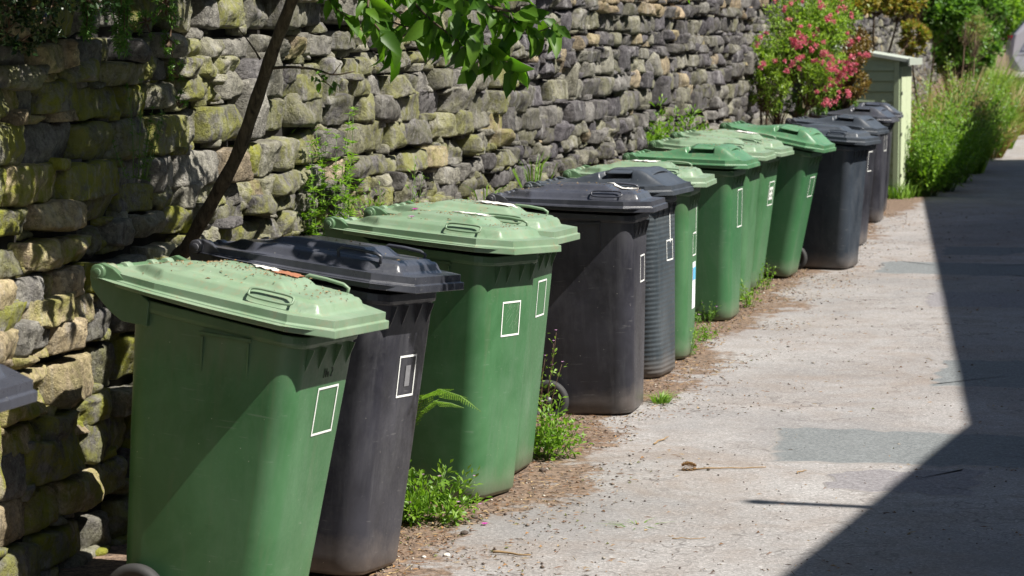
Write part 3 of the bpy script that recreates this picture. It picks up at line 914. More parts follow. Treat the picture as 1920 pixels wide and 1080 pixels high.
# ------------------------------------------------------------------ weeds among the bins
WG='weeds growing at the feet of the bins'
plant('herb_robert','bushy green weed with tiny pink flowers beside the dappled black bin','weed',gpt(822,985,-.05,.08),.26,.20,30,900,.046,.022,'leaf_bright',seed=2,flowers=14,flm='lilac',fls=.010,group=WG,lean=(.12,-.05))
plant('herb_robert','bright weed growing at the foot of the lone black bin beside its wheel','weed',gpt(1035,862,-.02,.05),.28,.15,24,800,.042,.020,'leaf_bright',seed=3,flowers=5,flm='lilac',fls=.009,group=WG,lean=(.08,0))
plant('herb_robert','tall thin weed in front of the black bin wheel with reddish tips','weed',gpt(1030,800,-.03,.1),.46,.08,6,80,.034,.016,'leaf_bright','stem_b',seed=4,flowers=7,flm='lilac',fls=.009,group=WG,lean=(.15,-.05))
plant('weed','yellow green weed with pink buds at the foot of the stickered green bin','weed',gpt(1290,672,0,.1),.26,.12,14,260,.030,.016,'leaf_bright',seed=5,flowers=5,flm='lilac',fls=.011,group=WG,lean=(.1,0))
plant('weed','low sprawling weed on the soil right of the stickered green bin','weed',gpt(1322,636,-.02,.0),.12,.17,14,220,.028,.015,'leaf_bright',seed=6,flowers=3,flm='lilac',fls=.011,group=WG)
plant('weed','small leafy weed with a pink flower in front of the dark green recessed-lid bin','weed',gpt(1325,606,0,.05),.16,.10,10,150,.030,.016,'leaf_mid',seed=7,flowers=3,flm='lilac',fls=.011,group=WG)
plant('weed','leafy weed between the dark green bin and the pale lidded bins','weed',gpt(1402,578,0,.05),.24,.12,14,200,.034,.018,'leaf_bright',seed=8,group=WG)
plant('weed','yellowish weed sprig at the foot of the numbered green bin','weed',gpt(1437,545,.0,.1),.30,.08,9,110,.034,.018,'leaf_bright',seed=9,group=WG)
plant('weed','tiny weed sprig against the base of the farthest green bin','weed',gpt(1446,500,.0,.2),.30,.06,6,70,.034,.018,'leaf_bright',seed=19,group=WG)
# climbing cleavers and wall plants
def wallpt(px,py,out_=.06):
    k=(px-960)/F_PX
    Y=(-1.52-.225*8.3+out_)/(k-.225)
    p=at(px,py,Y); return p
def climber(name,label,px,pyb,pyt,n,spread,ll,lw,leafm,seed,whorl=0,leaves=300,flowers=0,flm='pink',fls=.012,group='weeds rooted against the stone wall',stemm='stem_g',out_=.10,leanx=0):
    b=wallpt(px,pyb,out_); t=wallpt(px,pyt,out_)
    return plant(name,label,'wall plant',b,t.z-b.z,spread,n,leaves,ll,lw,leafm,stemm,seed=seed,whorl=whorl,flowers=flowers,flm=flm,fls=fls,group=group,start=.02,lean=(leanx,0))
climber('cleavers','tall bright green goosegrass climbing the wall behind the dappled black bin',622,540,110,18,.20,.050,.013,'leaf_bright',21,whorl=6,leaves=2300)
climber('cleavers','thin dark goosegrass stems scrambling over the shaded stones left of the leaning trunk',255,330,70,7,.14,.030,.007,'leaf_mid',22,whorl=7,leaves=500)
climber('wall_weed','slender weed sprig rising above the paper-littered green lid',775,400,280,3,.05,.035,.010,'leaf_bright',23,leaves=40)
climber('wall_weed','bright leafy weed clump against the wall behind the pale lids',1240,300,180,22,.36,.070,.028,'leaf_bright',24,leaves=1300)
climber('wall_weed','pink flower head poking up behind the slate recessed-lid bin',1172,330,292,3,.03,.025,.012,'leaf_mid',25,leaves=16,flowers=9,flm='magenta',fls=.022)
climber('wall_weed','small green shoot beside the pink flower head on the wall foot',1098,330,298,3,.04,.03,.014,'leaf_bright',26,leaves=26)
climber('wall_weed','bright straggling weed stems on the wall between the petal-strewn lid and the tree',700,420,330,6,.12,.04,.014,'leaf_bright',28,leaves=120)
climber('wall_weed','faint leafy shoot on the dark stones at the far end of the wall',1306,260,190,6,.14,.04,.020,'leaf_mid',27,leaves=80)
for px,pyb,pyt,sd,lab in ((1000,352,290,31,'arching grass tuft above the lone black bin lid'),(910,385,330,32,'broad pale grass blades beside the lone black bin hinge')):
    q=random.Random(sd); b=wallpt(px,pyb,.12); t=wallpt(px,pyt,.12); m=MB(); r0=empty('grass_tuft',b); tag(r0,lab,'grass tuft','weeds rooted against the stone wall')
    blades(m,(0,0,0),(t.z-b.z)*1.25,30 if sd==31 else 12,.20,q,.0045); m.build('blade',M['leaf_bright'],r0)
# grass tufts on the ground
for px,py,h,n,sp,lab in ((1238,756,.07,80,.10,'short bright grass tuft at the corner of the lone black bin'),(1775,352,.10,90,.22,'grass tuft in the lane edge just right of the shed foot'),(1195,985,.02,14,.12,'flat sprig of fallen green grass on the lane'),(1225,690,.16,22,.08,'feathery fern-like sprig between the lone black bin and the ribbed bin')):
    b=gpt(px,py); r0=empty('grass_tuft',b); tag(r0,lab,'grass tuft'); m=MB(); blades(m,(0,0,0),h,n,sp,random.Random(px),.004); m.build('blade',M['leaf_bright'],r0)
# fern frond arching out between bins 2 and 3
def frond(pts,n,L0,root,q):
    m=MB(); s=MB(); s.tube(pts,[.003,.0025,.002,.0015,.001][:len(pts)] if len(pts)<=5 else .002,5)
    for k in range(n):
        t=k/(n-1)*.98; x=t*(len(pts)-1); i=min(len(pts)-2,int(x)); p=pts[i].lerp(pts[i+1],x-i); d=(pts[i+1]-pts[i]).normalized()
        side=d.cross(Vector((0,0,1))).normalized(); l=L0*math.sin(math.pi*(.12+.88*t)**.8)*.9+.006
        for sg in (-1,1):
            dd=(side*sg+d*.45+Vector((0,0,-.25))).normalized()
            for j in range(7):
                pp=p+dd*l*j/7
                for s2 in (-1,1):
                    sleaf(m,pp,(dd*.6+d*s2*.8).normalized(),Vector((0,0,1)),l*.20*(1-j/9),l*.10,q.random())
    s.build('stem',M['stem_g'],root); m.build('foliage',M['leaf_bright'],root)
Yf=9.75
b=at(788,800,Yf); r0=empty('fern',b); tag(r0,'bright fern fronds arching out in front of the petal-strewn green bin','fern')
frond([at(x,y,Yf-k*.03)-b for k,(x,y) in enumerate(((770,800),(795,742),(825,730),(862,742),(902,772)))],38,.085,r0,random.Random(3))
frond([at(x,y,Yf+.05)-b for k,(x,y) in enumerate(((770,800),(792,770),(815,752),(845,756),(870,765)))],28,.065,r0,random.Random(4))

# ------------------------------------------------------------------ leaning tree
tb=wallpt(322,500,.10); 
tp=[Vector((tb.x,tb.y,0.0)),at(322,540,9.35),at(352,462,9.3),at(400,375,9.22),at(445,290,9.15),at(480,190,9.08),at(510,100,9.0),at(540,20,8.95),at(565,-60,8.9)]
tp[0].z=ground_z(tb.x,tb.y)
tp+=[tp[-1]+Vector((.10,-.1,.45)),tp[-1]+Vector((.12,-.25,1.1))]
tree=empty('leaning_tree',tp[0]); tag(tree,'slender young tree with a dark leaning trunk rising between the bins and the wall','tree')
def loc(p): return Vector(p)-tp[0]
# smooth path
def smooth(pts,n=6):
    o=[]
    for i in range(len(pts)-1):
        p0=pts[max(0,i-1)];p1=pts[i];p2=pts[i+1];p3=pts[min(len(pts)-1,i+2)]
        for k in range(n):
            t=k/n; o.append(.5*((2*p1)+(p2-p0)*t+(2*p0-5*p1+4*p2-p3)*t*t+(3*p1-p0-3*p2+p3)*t**3))
    o.append(pts[-1]); return o
m=MB(); sp=smooth([loc(p) for p in tp]); m.tube(sp,[.027*(1-.35*i/len(sp))*(1+.06*math.sin(i*1.3)) for i in range(len(sp))],14); m.build('trunk',M['bark'],tree)
brm=MB(); fol=MB(); qt=random.Random(12)
def limb(pts,r0,r1): 
    s_=smooth([loc(p) for p in pts]); brm.tube(s_,[r0+(r1-r0)*i/(len(s_)-1) for i in range(len(s_))],7); return s_
def leaves_on(path,n,ll,lw,hang=.8,spread=.05,t0=.1):
    for k in range(n):
        t=t0+(1-t0)*(k+qt.random())/n; x=t*(len(path)-1); i=min(len(path)-2,int(x)); p=path[i].lerp(path[i+1],x-i)
        d=(rv(qt,.75)+Vector((.15,-.1,-hang))).normalized(); s_=qt.uniform(.6,1.15)
        p0=p+rv(qt,spread); 
        leaf(fol,p0,d,rv(qt,1)+Vector((.6,-.8,.5)),ll*s_,lw*s_,qt.random(),.2,.25)
Yb=8.6
main=limb([tp[8],at(620,-60,8.8),at(720,-45,Yb),at(820,-20,Yb-.05),at(930,15,Yb-.1),at(1010,30,Yb-.1)],.014,.003)
subs=[([at(690,-50,Yb),at(700,10,Yb),at(745,45,Yb),at(830,60,Yb)],.006,26),
 ([at(745,-40,Yb),at(790,20,Yb-.05),at(850,70,Yb-.1),at(905,110,Yb-.12)],.006,30),
 ([at(840,-15,Yb),at(880,50,Yb-.1),at(920,90,Yb-.1),at(965,128,Yb-.1)],.005,26),
 ([at(900,0,Yb),at(950,30,Yb-.1),at(1000,60,Yb-.1),at(1050,40,Yb-.1)],.005,26),
 ([at(600,-60,8.75),at(610,-20,8.7),at(625,10,8.65),at(655,35,8.6)],.005,9),
 ([at(690,-60,8.7),at(760,-30,8.9),at(850,-20,8.95),at(930,-10,9)],.006,36),
 ([at(700,-45,8.5),at(690,20,8.45),at(715,60,8.45),at(740,85,8.45)],.005,16)]
for pts,r_,n in subs:
    s_=limb(pts,r_,.0012); leaves_on(s_,int(n*1.15),.100,.047,.9,.022)
leaves_on(main,44,.10,.047,.6,.03,.25)
# low bare side branch with a few small leaves
s_=limb([at(508,128,9.02),at(545,126,8.95),at(590,130,8.9),at(625,140,8.88),at(665,134,8.86)],.006,.002)
s2=limb([at(590,130,8.9),at(600,142,8.9),at(612,155,8.9),at(625,165,8.9)],.003,.001); leaves_on(s2,16,.035,.018,.4,.02)
limb([at(488,112,9.05),at(478,95,9.05),at(462,72,9.05),at(445,52,9.05)],.004,.001)
limb([at(625,139,8.88),at(634,126,8.88),at(640,118,8.88)],.002,.0008)
brm.build('branch',M['bark'],tree); fol.build('foliage',M['leaf_tree'],tree)
# crown above the frame that throws the dappled shade
cr=MB(); cb=MB()
top=loc(tp[-1])
sdir0=Vector((math.cos(SUN_EL)*math.sin(SUN_AZ),math.cos(SUN_EL)*math.cos(SUN_AZ),math.sin(SUN_EL)))
for k in range(165):
    wx_,wy_=qt.gauss(205,75),qt.uniform(-60,520)
    if wy_<120 and 130<wx_<265: continue
    wp=wallpt(wx_,wy_,.0); t=qt.uniform(.95,1.9)
    c=wp+sdir0*t
    if c.z<CAM_H+.0132*c.y+.22: c=wp+sdir0*((CAM_H+.0132*c.y+.22+qt.uniform(0,.3)-wp.z)/sdir0.z)
    if (c-wp).length>2.3: continue
    c=loc(c)
    if k%4==0: cb.tube([top*.6+c*.2+loc(tp[-2])*.2,c],[.008,.002],5)
    for j in range(30):
        p=c+rv(qt,qt.uniform(.02,.17)); 
        leaf(cr,p,(rv(qt)+Vector((0,0,-.6))).normalized(),rv(qt,.5)+Vector((0,0,1)),.085*qt.uniform(.6,1.1),.042,qt.random())
for k in range(26):
    c=Vector((qt.uniform(.1,.85),qt.uniform(8.25,8.75),qt.uniform(2.04,2.5)))
    if k<9: c=Vector((qt.uniform(.5,.85),qt.uniform(8.4,8.7),qt.uniform(2.06,2.25)))
    c=loc(c); cb.tube([top*.5+c*.35+Vector((0,0,.3)),c+Vector((-.1,.05,.1)),c],[.006,.003,.0015],5)
    for j in range(11):
        p=c+rv(qt,qt.uniform(.02,.10)); leaf(cr,p,(rv(qt,.7)+Vector((0,0,-.9))).normalized(),rv(qt,.6)+Vector((.5,0,.6)),.11*qt.uniform(.7,1.1),.045,qt.random())
cb.build('crown_branch',M['bark'],tree); cr.build('crown',M['leaf_tree'],tree)

# ------------------------------------------------------------------ hanging evergreen things, top left
def sprig(name,label,px,py0,py1,n,seed):
    q=random.Random(seed); p0=at(px,py0,8.35); root=empty(name,p0); tag(root,label,'hanging sprig','needle sprigs hanging over the wall')
    s=MB(); f=MB()
    for i in range(n):
        x=px+q.uniform(-14,14); pts=[at(px+q.uniform(-6,6),py0,8.35)-p0]
        for t in (.33,.66,1): pts.append(at(x+q.uniform(-5,5),py0+(py1-py0)*t*q.uniform(.85,1),8.35+q.uniform(-.05,.05))-p0)
        pts=smooth(pts,5); s.tube(pts,.0018,5)
        for k in range(len(pts)*9):
            x_=k/9; i2=min(len(pts)-2,int(x_)); p=pts[i2].lerp(pts[i2+1],x_-i2); d=(rv(q)+Vector((0,0,-.5))).normalized()
            sleaf(f,p,d,rv(q),.034*q.uniform(.6,1),.005,q.random())
    s.build('stem',M['stem_b'],root); f.build('needle_foliage',M['needle'],root)
sprig('conifer_sprig','bright needled sprig hanging from above at the top left, left one',160,-60,72,7,41)
sprig('conifer_sprig','bright needled sprig hanging from above at the top left, longer right one',228,-60,100,7,42)
def mass(name,label,cat,boxes,n,ll,lw,leafm,seed,flowers=0,flm='blue',fls=.02,trunkbase=None,big=False,group=None,stemm='stem_b'):
    """woody shrub: ellipsoid clumps filled with leaves on twigs. boxes: (centre, radii)"""
    q=random.Random(seed); base=Vector(trunkbase) if trunkbase is not None else Vector(boxes[0][0])
    root=empty(name,base); tag(root,label,cat,group)
    s=MB(); f=MB(); fl=MB(); tot=sum(r_[0]*r_[1]*r_[2] for c,r_ in boxes)**1
    for c,r_ in boxes:
        c=Vector(c)-base; k=r_[0]*r_[1]*r_[2]/tot; nn=int(n*k); tw=max(4,nn//26)
        for t in range(tw):
            d=rv(q); rad=q.random()**.35
            e=c+Vector((d.x*r_[0],d.y*r_[1],d.z*r_[2]))*rad
            a=c*.6+e*.2 if trunkbase is not None else c+(e-c)*.2
            mid=a.lerp(e,.5)+rv(q,.08*r_[2]); s.tube([a,mid,e],[.004,.003,.001],4,caps=False)
            cl=min(r_)*.28
            for j in range(26):
                p=e+rv(q,cl*q.random()**.5)
                dd=(rv(q)+d*.5+Vector((0,0,.25))).normalized()
                (leaf if big else sleaf)(f,p,dd,rv(q,.7)+Vector((0,0,1)),ll*q.uniform(.55,1.15),lw*q.uniform(.7,1.1),q.random())
        for t in range(int(flowers*k)):
            d=rv(q); d.z=abs(d.z)*q.choice((1,-.4)) ; d.x=abs(d.x) if q.random()<.7 else d.x; d.y=-abs(d.y) if q.random()<.8 else d.y
            e=c+Vector((d.x*r_[0],d.y*r_[1],d.z*r_[2]))*q.uniform(.9,1.08)
            for j in range(26):
                sleaf(fl,e+rv(q,fls*q.random()),rv(q),rv(q),fls*.5,fls*.4,q.random())
    if trunkbase is not None:
        for c,r_ in boxes[:6]: s.tube([Vector((0,0,0)),(Vector(c)-base)*.5+rv(q,.05),Vector(c)-base],[.02,.014,.006],7)
    s.build('stem',M[stemm],root); f.build('foliage',M[leafm],root)
    if flowers: fl.build('flower',M[flm],root)
    return root
Yd=7.9
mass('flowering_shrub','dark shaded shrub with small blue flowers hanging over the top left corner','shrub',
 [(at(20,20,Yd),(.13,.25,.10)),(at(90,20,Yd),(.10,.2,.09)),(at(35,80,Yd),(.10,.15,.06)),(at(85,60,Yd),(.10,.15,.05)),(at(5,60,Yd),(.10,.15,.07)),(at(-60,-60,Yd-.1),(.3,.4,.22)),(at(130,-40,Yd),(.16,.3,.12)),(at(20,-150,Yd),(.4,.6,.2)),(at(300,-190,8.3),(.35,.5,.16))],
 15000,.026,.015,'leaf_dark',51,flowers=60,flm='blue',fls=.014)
mass('trailing_plant','dark fine leaved plant trailing down the shaded wall left of the leaning trunk','wall plant',
 [(wallpt(310,10,.1),(.05,.12,.09)),(wallpt(318,75,.09),(.03,.10,.08)),(wallpt(325,135,.08),(.03,.08,.06)),(wallpt(335,200,.07),(.025,.06,.05)),(wallpt(275,40,.1),(.04,.10,.06))],
 1500,.018,.006,'leaf_mid',52)

# ------------------------------------------------------------------ far end planting
def gx(px,Y): return at(px,200,Y).x
def P3(px,py,Y): return tuple(at(px,py,Y))
vb=Vector((2.35,25.2,.0))
mass('valerian_bush','large pink flowering valerian bush spilling over the far end of the wall','shrub',
 [(P3(1440,150,24.9),(.20,.3,.30)),(P3(1480,95,25.2),(.30,.35,.30)),(P3(1530,60,25.3),(.26,.35,.28)),(P3(1540,140,25.1),(.26,.3,.26)),(P3(1500,30,25.4),(.30,.3,.24)),(P3(1425,110,25.1),(.10,.25,.22)),(P3(1560,30,25.6),(.28,.3,.25))],
 14000,.055,.019,'leaf_lime',61,flowers=0,trunkbase=vb)
# flower heads of the bush as its own pieces of the same thing
val=[o for o in bpy.data.objects if o.name.startswith('valerian_bush')][0]
q=random.Random(77); fl=MB()
spr=[(q.gauss(1548,28),q.gauss(85,52)) for _ in range(17)]+[(q.uniform(1425,1500),q.uniform(0,150)) for _ in range(5)]+[(1500,5),(1530,12),(1570,8),(1590,30)]
for k in range(125):
    sx,sy=spr[k%len(spr)] if k%3 else spr[(k//3)%17]
    px=sx+q.gauss(0,9); py=sy+q.gauss(0,9)
    Yq=24.72-q.uniform(0,.12)+ (px-1500)*.0006
    c=at(px,py,Yq)-vb; s_=q.uniform(.015,.036)
    fl=MB()
    for j in range(46):
        o=rv(q,s_*q.random()**.5); sleaf(fl,c+o,rv(q),rv(q),.016,.012,q.random())
    fl.build('flower_head',M['pink'],val)
mass('bronze_shrub','bronze and olive leaved shrub between the pink flowers and the shed','shrub',
 [(P3(1604,110,25.6),(.16,.28,.22)),(P3(1592,155,25.6),(.20,.25,.16)),(P3(1608,75,25.8),(.12,.25,.14)),(P3(1570,185,26.1),(.20,.25,.12))],
 5200,.038,.022,'leaf_olive',62,trunkbase=(3.0,26.3,0))
mass('weed_thicket','light green leafy thicket under the pink flowers behind the dark bins','shrub',
 [(P3(1560,195,25.8),(.26,.25,.10)),(P3(1450,190,25.2),(.24,.25,.10)),(P3(1510,200,25.3),(.25,.25,.08))],
 2600,.045,.015,'leaf_mid',63,trunkbase=(2.7,25.4,0))
mass('hanging_creeper','red and green creeper with dead stems hanging over the far wall above the shed','creeper',
 [(P3(1690,10,33),(.30,.3,.12)),(P3(1715,70,34),(.16,.3,.26)),(P3(1640,-5,32),(.40,.3,.12)),(P3(1580,5,31),(.45,.3,.12))],
 4200,.085,.045,'leaf_rust',64,trunkbase=(4.6,33.5,1.2),stemm='stem_b')
mass('ivy','glossy green ivy covering the top of the far wall','creeper',
 [(P3(1760,20,38),(.50,.5,.34)),(P3(1800,60,40),(.35,.5,.40)),(P3(1835,15,43),(.42,.5,.40)),(P3(1700,-20,36),(.5,.4,.22)),(P3(1835,85,42),(.3,.5,.4)),(P3(1800,110,42),(.4,.5,.35))],
 15000,.10,.07,'leaf_mid',65,trunkbase=(6.2,40,0))
mass('bramble','dead brown bramble stems tangled through the ivy','bramble',
 [(P3(1830,60,39),(.28,.3,.26)),(P3(1812,30,38.5),(.25,.3,.22))],1100,.05,.006,'dry_grass',66,trunkbase=(6.6,39,0))
k=0
for px,py,Y,h,sp,lm,lab in (
 (1735,330,29.6,1.05,.34,'leaf_bright','leafy green nettles growing beside the right side of the shed'),
 (1765,318,30.6,1.15,.42,'leaf_bright','tall bright green weeds on the verge just beyond the shed'),
 (1790,300,32.4,1.2,.5,'leaf_bright','dense nettle clump in the building shadow on the verge'),
 (1812,282,35.0,1.35,.5,'leaf_mid','dark green nettle clump in the middle of the verge'),
 (1840,262,37.6,1.35,.5,'leaf_bright','leafy weeds farther along the verge near the dry grass'),
 (1858,255,40.5,1.15,.45,'leaf_bright','far weeds leaning over the verge below the parked car'),
 (1745,262,33.6,1.5,.5,'leaf_lime','tall weeds against the far wall behind the shed'),
 (1790,220,38.0,1.6,.55,'leaf_lime','tall leafy stems against the far wall in full sun'),
 (1830,190,42.0,1.5,.6,'leaf_lime','tall bright stems at the far end of the wall'),
 (1862,185,46.0,1.1,.5,'leaf_mid','tall weeds just left of the parked car')):
    p=at(px,py,Y); p.z=ground_z(p.x,p.y); k+=1
    plant('nettle_clump',lab,'weeds',p,h,sp,70,3000,.075,.036,lm,seed=100+k,group='tall weeds on the verge beyond the shed',stem_r=.004,flowers=18 if k in(5,8) else 0,flm='white_petal',fls=.03)
q=random.Random(19)
for j,(px,py,Y,h,n,mt,lab) in enumerate((
 (1895,232,43.0,.95,500,'dry_grass','tall pale grass clump at the lane edge nearest the parked car'),
 (1870,255,40.0,.85,420,'leaf_lime','tall yellow green grass clump at the lane edge, second from the car'),
 (1850,262,38.0,.75,420,'dry_grass','straw coloured grass clump leaning over the far lane edge'),
 (1812,288,34.5,.9,320,'leaf_lime','upright light green grass clump rising out of the shaded nettles'),
 (1750,300,33.0,1.25,320,'dry_grass','thin dry grass stalks standing above the nettles right of the shed'),
 (1800,240,37.0,1.5,380,'dry_grass','tall dry grass stalks against the far wall'),
 (1850,215,43.0,1.6,420,'leaf_lime','very tall light grasses under the end of the ivy'),
 (1872,175,45.0,1.1,520,'leaf_lime','light green grass clump on the bank left of the car tail'),
 (1845,170,43.5,1.2,420,'dry_grass','dry grass clump on the bank under the ivy'),
 (1905,200,49.0,.7,420,'leaf_lime','low sunny grass clump in front of the car'))):
    p=at(px,py,Y); p.z=ground_z(p.x,p.y); r0=empty('grass_clump',p); tag(r0,lab,'grass clump','grass clumps on the verge'); m=MB(); blades(m,(0,0,0),h,n,.55,q,.009); m.build('blade',M[mt],r0)
# dry grass on the verge edge: nobody could count it
m=MB(); q=random.Random(9)
for i in range(2600):
    t=q.random(); Y=30+16*t; xe=at(1720+150*t**.8+12,200,Y).x
    x=xe-q.random()**1.5*1.0+.1; b=(x,Y,ground_z(x,Y))
    if t<.35 and q.random()<.75: continue
    blades(m,b,.30+.25*t,7,.16,q,.006)
tag(m.build('verge_grass',M['dry_grass']),'pale dry grass fringing the verge beside the lane','grass',kind='stuff')
m=MB()
for i in range(900):
    t=q.random(); Y=29+17*t; x=at(1712+140*t**.8+8,200,Y).x-q.random()*.9+.05
    blades(m,(x,Y,ground_z(x,Y)),.22+.2*t,8,.14,q,.007)
tag(m.build('verge_grass',M['leaf_bright']),'green grass growing thickly along the foot of the verge','grass',kind='stuff')
# trees closing the view
for i,(px,Y,rx,zc,lab) in enumerate(((1700,62,2.6,3.4,'broad green hedge tree closing the view behind the ivy'),(1850,64,2.6,3.2,'pale green leafy tree above the parked car'),(2010,66,2.6,3.6,'leafy tree at the end of the lane beyond the parked car'),(1560,60,2.4,3.4,'leafy tree above the wall behind the pink flowers'))):
    c=at(px,66,Y); c.z=0; b=Vector((c.x,c.y,.2))
    mass('background_tree',lab,'tree',[((c.x+q.uniform(-1.5,1.5),c.y+q.uniform(-1,1),zc+q.uniform(-1.4,1.6)),(1.1,1.0,.9)) for _ in range(9)]+[((c.x,c.y,1.6),(1.8,1.0,1.2))],9000,.20,.12,'leaf_mid' if i%2==0 else 'leaf_bright',200+i,trunkbase=b,group='trees at the end of the lane')

# ------------------------------------------------------------------ shed
def shed():
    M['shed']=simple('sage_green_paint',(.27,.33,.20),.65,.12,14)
    M['shed_front']=simple('sunlit_sage_paint',(.42,.47,.31),.65,.12,14)  # sunlit front of the same shed, light put into a paler colour
    M['felt']=simple('grey_green_roof_board',(.30,.33,.28),.75,.2,18)
    p=on_ground(1684,372); th=.33
    root=empty('garden_store',(p.x,p.y,p.z),-th); tag(root,'small sage green wooden garden store with sloping roof against the wall','shed')
    # local +x towards lane (front), +y far; near front corner at origin
    W,D,Hf,Hb=.62,.95,1.50,1.66
    m=MB(); nb=13; 
    for i in range(nb):           # horizontal weatherboards of the near side
        z0=.03+i*(1.48)/nb; z1=z0+1.48/nb-.004
        m.prism([(-.030,z0),(-.004,z0),(-.004,z1),(-.012,z1)],'x',-D,-.055)
    m.prism([(-D,1.505),(-.055,1.505),(-.055,Hf+.01),(-D,Hb)],'y',-.016,-.006)
    m.build('boarded_side',M['shed'],root,fixn=True)
    m=MB(); m.prism([(-D,.0),(-.02,.0),(-.02,Hf),(-D,Hb)],'y',.0,W-.01); m.build('carcass',M['shed'],root,fixn=True)
    m=MB(); m.box((-.027,-.018,Hf/2+.002),(.054,.046,Hf+.004)); m.build('corner_post',M['shed'],root,fixn=True)
    m=MB()
    for k in range(2): m.box((.006,.03+.29*k+.145,.74),(.022,.284,1.40))
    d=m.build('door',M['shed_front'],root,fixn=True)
    for k in range(3):
        h=MB(); h.box((.019,.05,.25+.45*k),(.004,.05,.035)); h.build('hinge',M['hub'],d,fixn=True)
    m=MB(); a=math.atan2(Hb-Hf,D)
    m.prism([(-D-.06,Hb+.005),(.11,Hf-.012),(.11,Hf+.022),(-D-.06,Hb+.045)],'y',-.07,W+.06); rf=m.build('roof',M['felt'],root,fixn=True)
    m=MB(); m.box((.114,W/2-.005,Hf-.005),(.014,W+.15,.075)); m.build('fascia',M['felt'],rf,fixn=True)
shed()

# ------------------------------------------------------------------ parked car (rear three quarters), far right
def car():
    m_p,nt=new_mat('silver_car_paint'); out(nt,principled(nt,(.33,.315,.345),.34,None,.5,.2,.5)); 
    m_g,nt=new_mat('dark_car_glass'); out(nt,principled(nt,(.015,.02,.025),.08,None,.6))
    m_l,nt=new_mat('red_tail_lamp'); out(nt,principled(nt,(.35,.01,.01),.2,None,.6))
    m_c=simple('bright_trim',(.7,.7,.72),.25,.05,10,metal=.9)
    # local: +X forward, origin under the rear bumper middle, width along Y
    Y=54.0; p=at(1884,200,Y); z=ground_z(p.x+1,Y)-.08
    root=empty('parked_car',(p.x+.06,Y,z+.06),R(-8)); tag(root,'silver hatchback parked at the far right end of the lane, cut off by the frame','car')
    prof=[(.0,.32),(-.03,.55),(.0,.85),(.06,.98),(.42,1.40),(.75,1.47),(1.6,1.50),(2.25,1.42),(2.95,1.02),(3.9,.86),(4.12,.68),(4.15,.36),(4.0,.24),(.15,.24)]
    def wid(x,z):
        w=.86
        if z>.95: w-=(z-.95)*.42
        if x<.3: w-=.08*(1-x/.3)**2
        if x>3.6: w-=.12*((x-3.6)/.55)**2
        return w
    m=MB(); n=len(prof); secs=[-1,-.96,-.8,-.3,.3,.8,.96,1]
    vs=[];fs=[]
    for s_ in secs:
        for x,z_ in prof:
            k=1 if abs(s_)<1 else .97
            cx,cz=2.0,.75
            vs.append((cx+(x-cx)*k,s_*wid(x,z_),cz+(z_-cz)*k))
    for i in range(len(secs)-1):
        for j in range(n): fs.append((i*n+j,i*n+(j+1)%n,(i+1)*n+(j+1)%n,(i+1)*n+j))
    # side skins as quads/tri fans from a centre line
    for side in (0,len(secs)-1):
        fs.append(tuple(side*n+j for j in range(n)))
    m.add(vs,fs,smooth=False); b=m.build('body',m_p,root,fixn=True); bevel(b,.03,3,25)
    for s_ in (-1,1):
        g=MB(); yy=lambda z_: s_*(.862-(z_-.95)*.42+.006)
        for poly in ([(.50,1.02),(.62,1.34),(.95,1.41),(.98,1.02)],[(1.04,1.02),(1.02,1.41),(1.68,1.43),(1.74,1.02)],[(1.82,1.02),(1.76,1.43),(2.2,1.37),(2.75,1.02)]):
            vs=[(x,yy(z_),z_) for x,z_ in poly]+[(x,yy(z_)-s_*.02,z_) for x,z_ in poly]
            g.add(vs,[(0,1,2,3),(7,6,5,4),(0,4,5,1),(1,5,6,2),(2,6,7,3),(3,7,4,0)])
        g.build('side_window',m_g,root,fixn=True)
        t=MB(); t.tube([(.46,yy(1.0)+s_*.004,1.0),(2.8,yy(1.0)+s_*.004,1.0)],.010,6); t.tube([(.46,yy(1.0),1.0),(.60,yy(1.36),1.36),(.95,yy(1.43),1.43),(2.2,yy(1.40),1.40)],.010,6); t.build('window_trim',m_c,root,fixn=True)
        for x in (.78,3.35):
            w=MB(); 
            w.tube([(x,s_*.66,.32),(x,s_*.875,.32)],.32,28); tyre=w.build('tyre',M['rubber'],root,fixn=True)
            w=MB(); w.tube([(x,s_*.874,.32),(x,s_*.884,.32)],.20,20); w.build('rim',m_c,tyre,fixn=True)
            w=MB(); pts=[(x+.37*math.cos(a),s_*.868,.32+.37*math.sin(a)) for a in np.linspace(-.1,math.pi+.1,16)]; w.tube(pts,.022,6); w.build('wheel_arch',M['rubber'],root,fixn=True)
        l=MB(); l.box((.045,s_*.66,.88),(.08,.16,.16)); l.build('tail_lamp',m_l,root,fixn=True)
    g=MB(); vs=[(.085,-.62,1.0),(.085,.62,1.0),(.40,.52,1.375),(.40,-.52,1.375)]; o=Vector((-.02,0,.016))
    vs=[tuple(Vector(v)+o) for v in vs]+vs; g.add(vs,[(0,1,2,3),(7,6,5,4),(0,4,5,1),(1,5,6,2),(2,6,7,3),(3,7,4,0)]); g.build('rear_window',m_g,root,fixn=True)
    g=MB(); g.box((-.035,0,.62),(.02,.52,.11)); g.build('number_plate',M['paint'],root,fixn=True)
    return root
car()

